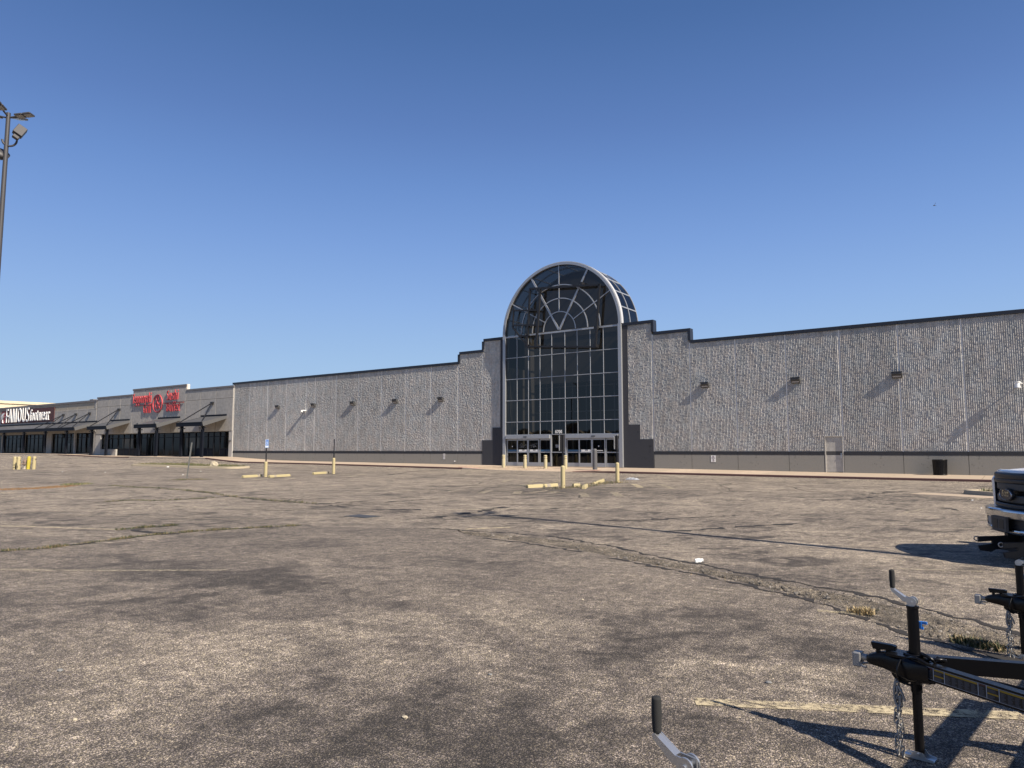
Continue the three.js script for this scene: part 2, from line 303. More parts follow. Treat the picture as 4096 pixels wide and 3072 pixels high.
{
  const axis = (segs) => { const a = []; for (const [from, to, step] of segs) { const n = Math.max(1, Math.round((to - from) / step)); for (let i = 0; i < n; i++) a.push(from + (to - from) * i / n); } a.push(segs[segs.length - 1][1]); return a; };
  const xs = axis([[-900, -300, 100], [-300, -136, 20], [-136, -42, 0.55], [-42, -13, 0.16], [-13, 1.5, 0.055], [1.5, 12, 0.5], [12, 80, 6], [80, 700, 80]]);
  const zs = axis([[-900, -120, 90], [-120, -47, 8], [-47, -15, 0.17], [-15, -0.8, 0.055], [-0.8, 12, 0.6], [12, 120, 8], [120, 800, 90]]);
  const nx = xs.length, nz = zs.length, pos = new Float32Array(nx * nz * 3), col = new Float32Array(nx * nz * 3), uv = new Float32Array(nx * nz * 2), idx = [];
  for (let j = 0; j < nz; j++) for (let i = 0; i < nx; i++) {
    const k = j * nx + i, x = xs[i], z = zs[j]; let y = lot(x, z);
    if (z < -47) y = lotFront(x) - 0.12; if (z < -120 || x < -200) y -= 0.4;
    pos.set([x, y, z], k * 3); uv.set([x / 3.8, z / 3.8], k * 2);
    const near = x > -136 && x < 14 && z > -47 && z < 13;
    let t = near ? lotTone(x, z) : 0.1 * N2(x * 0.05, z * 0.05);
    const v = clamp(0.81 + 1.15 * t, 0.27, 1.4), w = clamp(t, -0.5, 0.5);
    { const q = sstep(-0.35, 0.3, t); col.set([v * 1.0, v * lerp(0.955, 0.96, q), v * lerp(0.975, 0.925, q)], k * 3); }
  }
  for (let j = 0; j < nz - 1; j++) for (let i = 0; i < nx - 1; i++) { const a = j * nx + i, b = a + 1, c = a + nx, d = c + 1; idx.push(a, c, b, b, c, d); }
  const g = new THREE.BufferGeometry();
  g.setAttribute('position', new THREE.BufferAttribute(pos, 3)); g.setAttribute('color', new THREE.BufferAttribute(col, 3)); g.setAttribute('uv', new THREE.BufferAttribute(uv, 2));
  g.setIndex(idx); g.computeVertexNormals();
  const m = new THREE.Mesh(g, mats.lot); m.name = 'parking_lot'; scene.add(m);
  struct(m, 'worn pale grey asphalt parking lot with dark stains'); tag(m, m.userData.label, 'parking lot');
}
const lotMesh = scene.getObjectByName('parking_lot');

// flat ribbons on the lot: cracks and painted lines
function ribbon(pts, width, lift, rough = 0, step = 0.12, r = R) {
  const P = []; for (let i = 0; i < pts.length - 1; i++) { const a = pts[i], b = pts[i + 1], L = a.distanceTo(b), n = Math.max(1, Math.ceil(L / step)); for (let k = 0; k < n; k++) P.push(a.clone().lerp(b, k / n)); } P.push(pts[pts.length - 1].clone());
  const pos = [], uv = [], idx = []; let s = 0;
  for (let i = 0; i < P.length; i++) {
    const d = P[Math.min(i + 1, P.length - 1)].clone().sub(P[Math.max(i - 1, 0)]); d.y = 0; d.normalize(); const n = V(-d.z, 0, d.x);
    if (i) s += P[i].distanceTo(P[i - 1]);
    const w = (typeof width === 'function' ? width(i / (P.length - 1)) : width), j = rough * (r() - 0.5) * 2, k = rough * (r() - 0.5) * 2, m = rough * 1.4 * N2(P[i].x * 3.1, P[i].z * 3.1);
    for (const e of [-1, 1]) { const q = P[i].clone().addScaledVector(n, e * w / 2 + m + (e < 0 ? j : k) * 0.6); q.y = lot(q.x, q.z) + lift; pos.push(q.x, q.y, q.z); uv.push(q.x / 0.8, q.z / 0.8); }
    if (i) { const a = 2 * i - 2; idx.push(a, a + 1, a + 2, a + 1, a + 3, a + 2); }
  }
  const g = new THREE.BufferGeometry(); g.setAttribute('position', new THREE.Float32BufferAttribute(pos, 3)); g.setAttribute('uv', new THREE.Float32BufferAttribute(uv, 2)); g.setIndex(idx); g.computeVertexNormals();
  const nn = g.attributes.normal; if (nn.getY(0) < 0) { for (let i = 0; i < idx.length; i += 3) { const t = idx[i]; idx[i] = idx[i + 1]; idx[i + 1] = t; } g.setIndex(idx); g.computeVertexNormals(); }
  return g;
}
const px = list => list.map(([x, y]) => onLot(x, y));
// cracks; far ribbons widened to take in the shade of heaved edges
const cracks = [
  [[1700, 2113], [1830, 2119], [2048, 2133], [2200, 2146], [2300, 2160], [2450, 2186], [2600, 2220], [2800, 2258], [3000, 2300], [3200, 2335], [3420, 2372], [3560, 2400], [3690, 2436], [3900, 2487], [4096, 2545]],
  [[1930, 2152], [2080, 2170], [2250, 2196], [2330, 2208]], [[2440, 2232], [2560, 2256], [2750, 2290], [3000, 2345], [3150, 2380], [3300, 2420], [3450, 2475], [3600, 2530], [3850, 2592], [4096, 2650]],
  [[0, 2208], [190, 2194], [400, 2166], [600, 2142], [800, 2125], [1000, 2112], [1200, 2102]], [[470, 2120], [560, 2112], [700, 2102]], [[530, 2118], [600, 2127], [680, 2137]],
  [[320, 2014], [420, 2008], [540, 2001]], [[400, 2024], [540, 2012]], [[600, 2004], [760, 1997], [860, 1990]], [[300, 1938], [480, 1944], [600, 1952], [740, 1962], [860, 1976], [960, 1990], [1100, 2004], [1260, 2016], [1390, 2030]],
  [[860, 1990], [960, 1984], [1060, 1980]], [[1260, 2016], [1400, 2010], [1470, 2004]], [[2420, 2084], [2600, 2079], [2780, 2071], [2960, 2061]], [[2690, 2126], [2850, 2116], [2960, 2108], [3200, 2095]],
  [[3440, 1980], [3540, 1972], [3640, 1963]], [[3290, 2004], [3400, 1998], [3520, 1986]], [[1540, 2010], [1640, 2002], [1740, 1996]], [[1700, 2074], [1820, 2062], [1950, 2040], [2020, 2028]],
  [[960, 1990], [1030, 2000]], [[1490, 2040], [1620, 2038], [1690, 2040]], [[1560, 1900], [1640, 1888], [1740, 1882], [1800, 1880]], [[3770, 2033], [3840, 2042]], [[2200, 2036], [2300, 2030]],
];
cracks.forEach((c, i) => { const near = i < 3; const m = M('crack', ribbon(px(c), near ? t => 0.065 + 0.03 * Math.sin(t * 47) + 0.02 * Math.sin(t * 131) : t => (0.13 + 0.05 * (i % 3)) * (0.75 + 0.5 * Math.sin(t * 23 + i)), 0.0042, near ? 0.04 : 0.09, near ? 0.05 : 0.18).translate(0, 0, 0), mats.crack, lotMesh, { keepUV: true }); m.userData.kind = 'structure'; });

// finer branching cracks beyond the split
{
  const r = rng(404);
  const walk = (x, z, ang, len, w, depth) => {
    const pts = [V(x, 0, z)]; let a = ang; const n = Math.ceil(len / 0.35);
    for (let k = 0; k < n; k++) { a += (r() - 0.5) * 0.7; a = lerp(a, ang, 0.25); x += Math.cos(a) * 0.35; z += Math.sin(a) * 0.35; pts.push(V(x, lot(x, z), z)); if (depth > 0 && r() < 0.09) walk(x, z, a + (r() < 0.5 ? 1 : -1) * (0.7 + 0.6 * r()), len * (0.2 + 0.35 * r()), w * 0.7, depth - 1); }
    const m = M('crack', ribbon(pts, t => w * (1.1 - t * 0.8), 0.0042, w * 0.35, 0.12, r), mats.crack, lotMesh, { keepUV: true }); m.userData.kind = 'structure';
  };
  for (let k = 0; k < 34; k++) { const t = r(), x = -3 - 44 * r(), z = -13 - 24 * r(), main = r() < 0.6; if (z > splitZ(x) - 1) continue; walk(x, z, (main ? 2.55 : 0.98) + (r() - 0.5) * 0.7, 2.5 + 8 * r(), 0.035 + 0.045 * r(), 2); }
}

// the broken strip between the two long cracks
{
  const up = px([[1830, 2123], [2048, 2142], [2300, 2169], [2450, 2197], [2600, 2232], [2800, 2271], [3000, 2314], [3200, 2351], [3420, 2390], [3690, 2455], [3900, 2506], [4110, 2568]]);
  const lo = px([[1860, 2136], [2100, 2166], [2300, 2198], [2440, 2224], [2560, 2248], [2750, 2281], [3000, 2335], [3150, 2369], [3300, 2408], [3600, 2516], [3850, 2577], [4110, 2638]]);
  const at = (L, t) => { const k = Math.min(L.length - 2, Math.floor(t * (L.length - 1))); return L[k].clone().lerp(L[k + 1], t * (L.length - 1) - k); };
  const n = 420, mrow = 26, pos = [], uv = [], col = [], idx = [];
  for (let i = 0; i <= n; i++) for (let j = 0; j <= mrow; j++) {
    const p = at(up, i / n).lerp(at(lo, i / n), j / mrow), e = Math.min(1, Math.min(j, mrow - j) / 3);
    const h = e * (0.004 + 0.008 * (0.5 + 0.5 * N2(p.x * 9, p.z * 9)) + 0.009 * N2b(p.x * 24, p.z * 24));
    p.y = lot(p.x, p.z) + (e === 0 ? -0.004 : 0.004 + Math.max(0, h)); pos.push(p.x, p.y, p.z); uv.push(p.x / 2.6, p.z / 2.6);
    const v = clamp(0.74 + 0.3 * N2(p.x * 2, p.z * 2) + 0.18 * N2b(p.x * 13, p.z * 13), 0.34, 1.1); col.push(v * 0.86, v * 0.825, v * 0.78);
    if (i && j) { const a = (i - 1) * (mrow + 1) + j - 1; idx.push(a, a + 1, a + mrow + 1, a + 1, a + mrow + 2, a + mrow + 1); }
  }
  const g = new THREE.BufferGeometry(); g.setAttribute('position', new THREE.Float32BufferAttribute(pos, 3)); g.setAttribute('uv', new THREE.Float32BufferAttribute(uv, 2)); g.setAttribute('color', new THREE.Float32BufferAttribute(col, 3)); g.setIndex(idx); g.computeVertexNormals();
  const m = new THREE.Mesh(g, mats.lot); m.name = 'broken_asphalt_strip'; lotMesh.add(m); m.userData.kind = 'structure';
  // loose gravel
  const gr = [], r = rng(77), proto = new THREE.IcosahedronGeometry(1, 0);
  for (let k = 0; k < 900; k++) {
    const t = Math.pow(r(), 0.8), w = r(), p = at(up, t).lerp(at(lo, t), 0.5 + (w - 0.5) * 1.15), s = 0.004 + 0.011 * r() * r() + (r() < 0.04 ? 0.012 : 0);
    gr.push([p.x, lot(p.x, p.z) + 0.01 + s * 0.3, p.z, s, r(), r()]);
  }
  const im = new THREE.InstancedMesh(proto, std([1, 1, 1], 0.95), gr.length), q = new THREE.Matrix4();
  gr.forEach(([x, y, z, s, a, b], i) => { q.compose(V(x, y, z), new THREE.Quaternion().setFromEuler(new THREE.Euler(a * 6, b * 6, a * b * 6)), V(s * (0.8 + a), s * 0.7, s * (0.8 + b))); im.setMatrixAt(i, q); const l = 0.06 + 0.2 * a * b; im.setColorAt(i, rgb(l * 1.08, l * 0.97, l * 0.84)); });
  im.name = 'loose_gravel'; scene.add(im); tag(im, 'loose gravel crumbled along the broken strip of asphalt', 'gravel', null, 'stuff');
}

// painted stall lines, worn
const lines = [
  [[0, 2279], [907, 2281], 0.1, 1], [[0, 2104], [490, 2119], 0.11, 0], [[213, 2059], [1060, 2078], 0.1, 1], [[670, 2028], [1400, 2044], 0.1, 1], [[1700, 2041], [2500, 2027], 0.09, 1], [[1860, 2117], [2042, 2109], 0.13, 0], [[1840, 2067], [2340, 2063], 0.09, 1],
  [[2780, 2808], [3190, 2826], 0.13, 0], [[3190, 2826], [4096, 2866], 0.13, 0], [[3270, 2443], [3500, 2462], 0.09, 0], [[3560, 2275], [4096, 2290], 0.08, 1], [[3700, 2180], [4096, 2184], 0.08, 1], [[3800, 2115], [3990, 2117], 0.08, 1], [[3830, 2072], [3960, 2074], 0.08, 1], [[3620, 2050], [3700, 2035], 0.12, 1],
  [[2095, 1974], [2190, 1962], 0.12, 0], [[2230, 1970], [2262, 1971], 0.12, 0], [[2330, 1972], [2345, 1988], 0.3, 1], [[2455, 1968], [2480, 1986], 0.3, 1], [[2535, 1936], [2562, 1951], 0.28, 0], [[2640, 1937], [2690, 1956], 0.28, 1], [[2380, 1946], [2760, 1946], 0.1, 1], [[2270, 1964], [2600, 1968], 0.08, 1], [[2000, 1961], [2092, 1970], 0.1, 1],
  [[2065, 1976], [2075, 1964], 0.3, 1], [[2200, 1974], [2220, 1966], 0.3, 1], [[2076, 1947], [2100, 1938], 0.3, 1], [[2120, 1932], [2150, 1919], 0.3, 1], [[2220, 1930], [2245, 1921], 0.3, 1], [[2010, 1928], [2040, 1919], 0.25, 1], [[2040, 1930], [1800, 1937], 0.08, 1],
  [[1330, 1903], [1400, 1896], 0.12, 0], [[1390, 1906], [1460, 1897], 0.12, 0], [[1460, 1905], [1530, 1899], 0.12, 1], [[1380, 1919], [1420, 1913], 0.1, 1], [[1020, 1920], [1070, 1914], 0.12, 0], [[1120, 1920], [1180, 1912], 0.12, 0], [[1570, 1902], [1640, 1898], 0.12, 1], [[1660, 1900], [1720, 1896], 0.12, 1],
  [[1440, 1968], [1560, 1956], 0.12, 1], [[1540, 1970], [1640, 1957], 0.12, 1], [[1620, 1962], [1980, 1938], 0.1, 1], [[1360, 1970], [2020, 1966], 0.08, 1], [[1790, 1968], [1850, 1958], 0.2, 1], [[1920, 1974], [1960, 1962], 0.25, 1], [[1240, 1905], [1330, 1900], 0.1, 1],
  [[3880, 1998], [3935, 1992], 0.35, 1], [[940, 1918], [1040, 1912], 0.1, 1], [[460, 1887], [530, 1885], 0.14, 0], [[330, 1890], [460, 1893], 0.12, 1], [[900, 1884], [1000, 1882], 0.14, 1], [[100, 1871], [300, 1866], 0.14, 1], [[20, 1882], [240, 1878], 0.14, 1], [[0, 1970], [60, 1974], 0.1, 0], [[250, 1905], [480, 1899], 0.14, 1], [[990, 1907], [1050, 1900], 0.12, 1],
];
for (const [a, b, w, worn] of lines) { const m = M('painted_line', ribbon(px([a, b]), w, 0.0045, 0.004, 0.3), worn ? mats.paintWorn : mats.paintLine, lotMesh, { keepUV: true }); m.userData.kind = 'structure'; }

// dried weeds and grass in the cracks
function grassPatch(name, label, path, width, count, hgt, dry, seed, gain = 1, dryC = [0.2, 0.155, 0.085]) {
  const r = rng(seed), P = px(path), pos = [], col = [], L = [0]; for (let i = 1; i < P.length; i++) L.push(L[i - 1] + P[i].distanceTo(P[i - 1]));
  for (let k = 0; k < count; k++) {
    const s = r() * L[L.length - 1]; let i = 1; while (i < L.length - 1 && L[i] < s) i++;
    const p = P[i - 1].clone().lerp(P[i], (s - L[i - 1]) / Math.max(1e-6, L[i] - L[i - 1])); const cl = 0.5 + 0.5 * N2(p.x * 1.7 + seed, p.z * 1.7);
    if (r() > cl * 1.3 + 0.1) continue;
    p.x += (r() - 0.5) * width; p.z += (r() - 0.5) * width; p.y = lot(p.x, p.z);
    const h = hgt * (0.35 + 0.9 * r()) * (0.5 + cl * 0.6), a = r() * 6.28, lean = h * (0.25 + 0.7 * r()), w = Math.max(0.004, h * 0.06) * (0.7 + r()), dx = Math.cos(a), dz = Math.sin(a);
    const b0 = [p.x - dz * w, p.y, p.z + dx * w], b1 = [p.x + dz * w, p.y, p.z - dx * w], m0 = [p.x + dx * lean * 0.35 - dz * w * 0.7, p.y + h * 0.65, p.z + dz * lean * 0.35 + dx * w * 0.7], m1 = [p.x + dx * lean * 0.35 + dz * w * 0.7, p.y + h * 0.65, p.z + dz * lean * 0.35 - dx * w * 0.7], t = [p.x + dx * lean, p.y + h, p.z + dz * lean];
    pos.push(...b0, ...b1, ...m0, ...b1, ...m1, ...m0, ...m0, ...m1, ...t);
    const d = r() < dry, l = gain * (0.75 + 0.5 * r()), c = d ? dryC.map(q => q * l) : [0.05 * l, 0.062 * l, 0.026 * l]; for (let q = 0; q < 9; q++) col.push(...c);
  }
  const g = new THREE.BufferGeometry(); g.setAttribute('position', new THREE.Float32BufferAttribute(pos, 3)); g.setAttribute('color', new THREE.Float32BufferAttribute(col, 3)); g.setAttribute('uv', new THREE.Float32BufferAttribute(new Float32Array(pos.length / 3 * 2), 2)); g.computeVertexNormals();
  const m = new THREE.Mesh(g, mats.grass); m.name = numbered(name); scene.add(m); tag(m, label, 'grass', null, 'stuff');
}
grassPatch('weed_grass', 'short green weeds growing along the long crack at left', [[0, 2206], [190, 2193], [400, 2166], [600, 2141], [800, 2125], [1200, 2102]], 0.12, 2600, 0.05, 0.45, 101);
grassPatch('weed_grass', 'weeds in the crack running to the end of the stall line', [[470, 2121], [560, 2112], [700, 2102]], 0.14, 700, 0.06, 0.3, 102);
grassPatch('weed_grass', 'green weeds in the crack beyond the middle stall lines', [[440, 1943], [600, 1952], [740, 1962], [860, 1975], [960, 1990], [1100, 2004], [1260, 2015]], 0.22, 1900, 0.07, 0.3, 103);
grassPatch('weed_grass', 'bright green grass clump beside the brown litter patch', [[270, 1941], [320, 1938], [345, 1936]], 0.6, 1300, 0.09, 0.3, 104, 1.9);
grassPatch('weed_grass', 'brown dried plant litter spread over the far asphalt joint', [[0, 1958], [100, 1957], [200, 1951], [270, 1944]], 1.0, 3400, 0.05, 0.93, 105, 1.2, [0.2, 0.11, 0.05]);
grassPatch('weed_grass', 'thin weeds in the two short cracks of the middle lot', [[420, 2008], [540, 2001], [600, 2004], [760, 1997], [860, 1991]], 0.12, 900, 0.05, 0.3, 106);
grassPatch('weed_grass', 'straw coloured grass tuft at the broken strip', [[3410, 2449], [3450, 2456], [3480, 2462]], 0.12, 420, 0.07, 0.97, 107, 1.9);
grassPatch('weed_grass', 'dark green grass in the crack beside the trailer foot', [[3820, 2566], [3880, 2580], [3940, 2594], [4010, 2606]], 0.1, 620, 0.07, 0.35, 108, 1.2);
grassPatch('weed_grass', 'dry weeds around the yellow bollard and broken wheel stops', [[2210, 1957], [2260, 1953], [2320, 1948], [2370, 1940], [2420, 1934], [2480, 1930]], 0.9, 1500, 0.1, 0.55, 109);
grassPatch('weed_grass', 'dry weeds around the foot of the leaning grey post', [[690, 1921], [750, 1919], [830, 1918]], 0.5, 700, 0.08, 0.6, 110);
grassPatch('weed_grass', 'sparse dry stalks along the broken asphalt strip', [[2300, 2190], [2700, 2270], [3100, 2355], [3500, 2450], [3750, 2520]], 0.35, 160, 0.03, 0.95, 111);

// litter
{
  const P = (a, b) => onLot(a, b);
  const cup = thing('crumpled_paper_cup', 'white crumpled paper cup lying on the broken asphalt strip', 'litter', P(2797, 2251).toArray());
  { const g = new THREE.CylinderGeometry(0.032, 0.024, 0.11, 20, 8, true); const p = g.attributes.position; for (let i = 0; i < p.count; i++) { const f = 1 + 0.25 * N3(p.getX(i) * 30, p.getY(i) * 30, p.getZ(i) * 30); p.setXYZ(i, p.getX(i) * f, p.getY(i), p.getZ(i) * 0.75 * f); } g.rotateZ(Math.PI / 2 + 0.1); g.rotateY(0.6); g.translate(0, 0.028, 0); g.computeVertexNormals(); const mm = mats.white.clone(); mm.side = THREE.DoubleSide; M('cup_wall', g, mm, cup); }
  { const g = new THREE.CircleGeometry(0.023, 16).rotateY(Math.PI / 2).translate(0.056, 0.028, 0).rotateY(0.6); M('cup_bottom', g, mats.white, cup); }
  const pb = P(2530, 1919);
  const bag = thing('plastic_wrap', 'crumpled clear plastic wrap lying beyond the yellow bollards', 'litter', pb.toArray());
  { const g = new THREE.PlaneGeometry(0.8, 0.36, 60, 24).rotateX(-Math.PI / 2), p = g.attributes.position; for (let i = 0; i < p.count; i++) { const x = p.getX(i), z = p.getZ(i), e = Math.max(0, 1 - (x / 0.4) ** 4) * Math.max(0, 1 - (z / 0.18) ** 2); p.setY(i, 0.008 + e * (0.07 + 0.04 * N2(x * 7, z * 7) + 0.035 * N2b(x * 18, z * 18) + 0.015 * N2(x * 40, z * 40))); } g.rotateY(-0.35); g.computeVertexNormals(); M('wrap_sheet', toCreasedNormals(g, 0.5), new THREE.MeshPhysicalMaterial({ color: rgb(0.6, 0.62, 0.65), roughness: 0.3, transmission: 0.5, thickness: 0, side: THREE.DoubleSide }), bag); }
  const bits = [[2, 1003, 1870], [1, 1170, 1868], [3, 640, 1872], [3, 265, 1845], [2, 1560, 2890], [1, 690, 2950]];
  [[673, 1832, 0.08], [805, 1853, 0.03], [733, 1860, 0.035], [252, 1863, 0.03], [422, 1858, 0.03], [760, 1863, 0.04], [3925, 2033, 0.02], [3890, 2002, 0.028]].forEach(([a, b, s], i) => {
    const p = P(a, b); const g = new THREE.IcosahedronGeometry(s, 1), q = g.attributes.position; for (let k = 0; k < q.count; k++) { const f = 1 + 0.4 * N3(q.getX(k) * 20 + i, q.getY(k) * 20, q.getZ(k) * 20); q.setXYZ(k, q.getX(k) * f, Math.max(-s * 0.3, q.getY(k) * f * 0.6), q.getZ(k) * f); } g.computeVertexNormals(); g.translate(0, s * 0.3, 0);
    const m = M('paper_scrap', g, mats.white); m.position.copy(p); tag(m, ['small white paper scrap on the lot in front of the restaurant kerb', 'small white paper scrap on the lot in front of the restaurant kerb', 'small white paper scrap on the lot in front of the restaurant kerb', 'small pale scrap near the fire hydrant on the open lot', 'small pale scrap near the fire hydrant on the open lot', 'small white paper scrap on the lot in front of the restaurant kerb', 'small pale scrap on the lot before the parked truck', 'small pale scrap on the lot before the parked truck'][i], 'litter', 'paper scraps on the lot');
  });
  // small stones on the asphalt
  [[240, 2685, 0.018], [1620, 2872, 0.014], [1960, 2700, 0.012], [300, 2880, 0.012], [3075, 2733, 0.016], [2330, 2400, 0.012], [1140, 2560, 0.01]].forEach(([a, b, s], i) => { const g = new THREE.IcosahedronGeometry(s, 1); const q = g.attributes.position; for (let k = 0; k < q.count; k++) { const f = 1 + 0.25 * N3(q.getX(k) * 60 + i, q.getY(k) * 60, q.getZ(k) * 60); q.setXYZ(k, q.getX(k) * f * 1.4, q.getY(k) * f * 0.6, q.getZ(k) * f); } g.computeVertexNormals(); g.translate(0, s * 0.35, 0); const m = M('loose_stone', g, i % 2 ? mats.rock : mats.backing); m.position.copy(P(a, b)); tag(m, i % 2 ? 'small pale stone lying on the near asphalt' : 'small dark stone lying on the near asphalt', 'stone', 'loose stones on the asphalt'); });
}

// ================================================================ SIDEWALK AND KERBS
{
  const walk = thing('sidewalk', 'tan concrete sidewalk slabs along the store fronts', 'sidewalk', [0, 0, 0]); walk.userData.kind = 'structure';
  const isRamp = x => x > -31.6 && x < -23.2;
  const frontY = x => { const r = sstep(-33.2, -31.2, x) * (1 - sstep(-23.6, -21.8, x)); return lerp(curbTop(x), lotFront(x) + 0.015, r); };
  let x = 15, i = 0;
  while (x > -136) {
    const w = x > -70 ? 1.5 : 3, x0 = x - w + 0.012, x1 = x - 0.012, zb = x > -68.2 ? WALLZ + 0.02 : -44.35, zf = CURBZ - 0.16;
    const v = [[x0, zb, wallFoot(x0)], [x1, zb, wallFoot(x1)], [x1, zf, frontY(x1)], [x0, zf, frontY(x0)]];
    const p = []; const top = v.map(([a, b, c]) => [a, c, b]), bot = v.map(([a, b, c]) => [a, c - 0.25, b]);
    const quad = (a, b, c, d) => p.push(...a, ...b, ...c, ...a, ...c, ...d);
    quad(top[0], top[3], top[2], top[1]); quad(bot[0], bot[1], bot[2], bot[3]);
    for (let k = 0; k < 4; k++) { const n = (k + 1) % 4; quad(top[k], top[n], bot[n], bot[k]); }
    const g = new THREE.BufferGeometry(); g.setAttribute('position', new THREE.Float32BufferAttribute(p, 3)); g.computeVertexNormals();
    M('slab', g, [mats.walk, mats.walk2, mats.walk3][Math.floor(R() * 3)], walk, { s: 2 });
    x -= w; i++;
  }
  // bed under the slab joints
  { const pos = [], idx = []; let k = 0; for (let a = 15; a >= -136; a -= 1) { pos.push(a, wallFoot(a) - 0.02, -44.5, a, frontY(a) - 0.02, CURBZ - 0.1); if (k) { const q = 2 * k; idx.push(q - 2, q, q - 1, q, q + 1, q - 1); } k++; } const g = new THREE.BufferGeometry(); g.setAttribute('position', new THREE.Float32BufferAttribute(pos, 3)); g.setIndex(idx); g.computeVertexNormals(); M('slab_bed', g, mats.crack, walk); }
  // kerb stones
  for (let a = 15; a > -136; a -= 3) {
    const x1 = a - 0.006, x0 = a - 3 + 0.006; const y0 = frontY(x0), y1 = frontY(x1);
    const P = (xx, yt) => [[xx, yt, CURBZ - 0.155], [xx, yt, CURBZ - 0.02], [xx, yt - 0.02, CURBZ], [xx, yt - 0.3, CURBZ + 0.015], [xx, yt - 0.3, CURBZ - 0.155]];
    const A = P(x0, y0), B = P(x1, y1), p = [], tri = (a, b, c) => p.push(...a, ...b, ...c);
    for (let k = 0; k < 5; k++) { const n = (k + 1) % 5; tri(A[k], A[n], B[n]); tri(A[k], B[n], B[k]); }
    for (let k = 1; k < 4; k++) { tri(A[0], A[k + 1], A[k]); tri(B[0], B[k], B[k + 1]); }
    const g = new THREE.BufferGeometry(); g.setAttribute('position', new THREE.Float32BufferAttribute(p, 3)); g.computeVertexNormals();
    M('kerb_stone', g, a > -23 || (a < -31 && a > -66) ? mats.curbRed : a < -80 && a > -98 ? mats.curbRed : mats.curbGrey, walk, { s: 2 });
  }
  // paved crossing in front of the doors: herringbone bricks, and two faded red warning strips
  for (let r = 0; r < 9; r++) for (let c = 0; c < 30; c++) {
    const bx = -35.2 + c * 0.29 + (r % 2) * 0.14, bz = CURBZ - 0.5 - r * 0.3; if (bx < -34.6 || bx > -27.2) continue;
    const t = (bz - (WALLZ + 0.02)) / (CURBZ - 0.16 - WALLZ), y = lerp(wallFoot(bx), frontY(bx), t);
    const g = new THREE.BoxGeometry(0.27, 0.03, 0.13).rotateY((c + r) % 2 ? 0.785 : -0.785).translate(bx, y + 0.003, bz); M('paving_brick', g, [mats.walk, mats.walk2, mats.walk3][(c * 7 + r * 3) % 3], walk, { s: 2 });
  }
  for (const [a, b] of [[-33.6, -31.9], [-23.9, -22.2]]) { const ym = (frontY(a) + frontY(b)) / 2; const g = new THREE.BoxGeometry(b - a, 0.012, 0.95); g.rotateZ(Math.atan2(frontY(b) - frontY(a), b - a)); g.rotateX(0.02); g.translate((a + b) / 2, ym + 0.03, CURBZ - 0.72); M('warning_strip', g, mats.tactile, walk); }
}

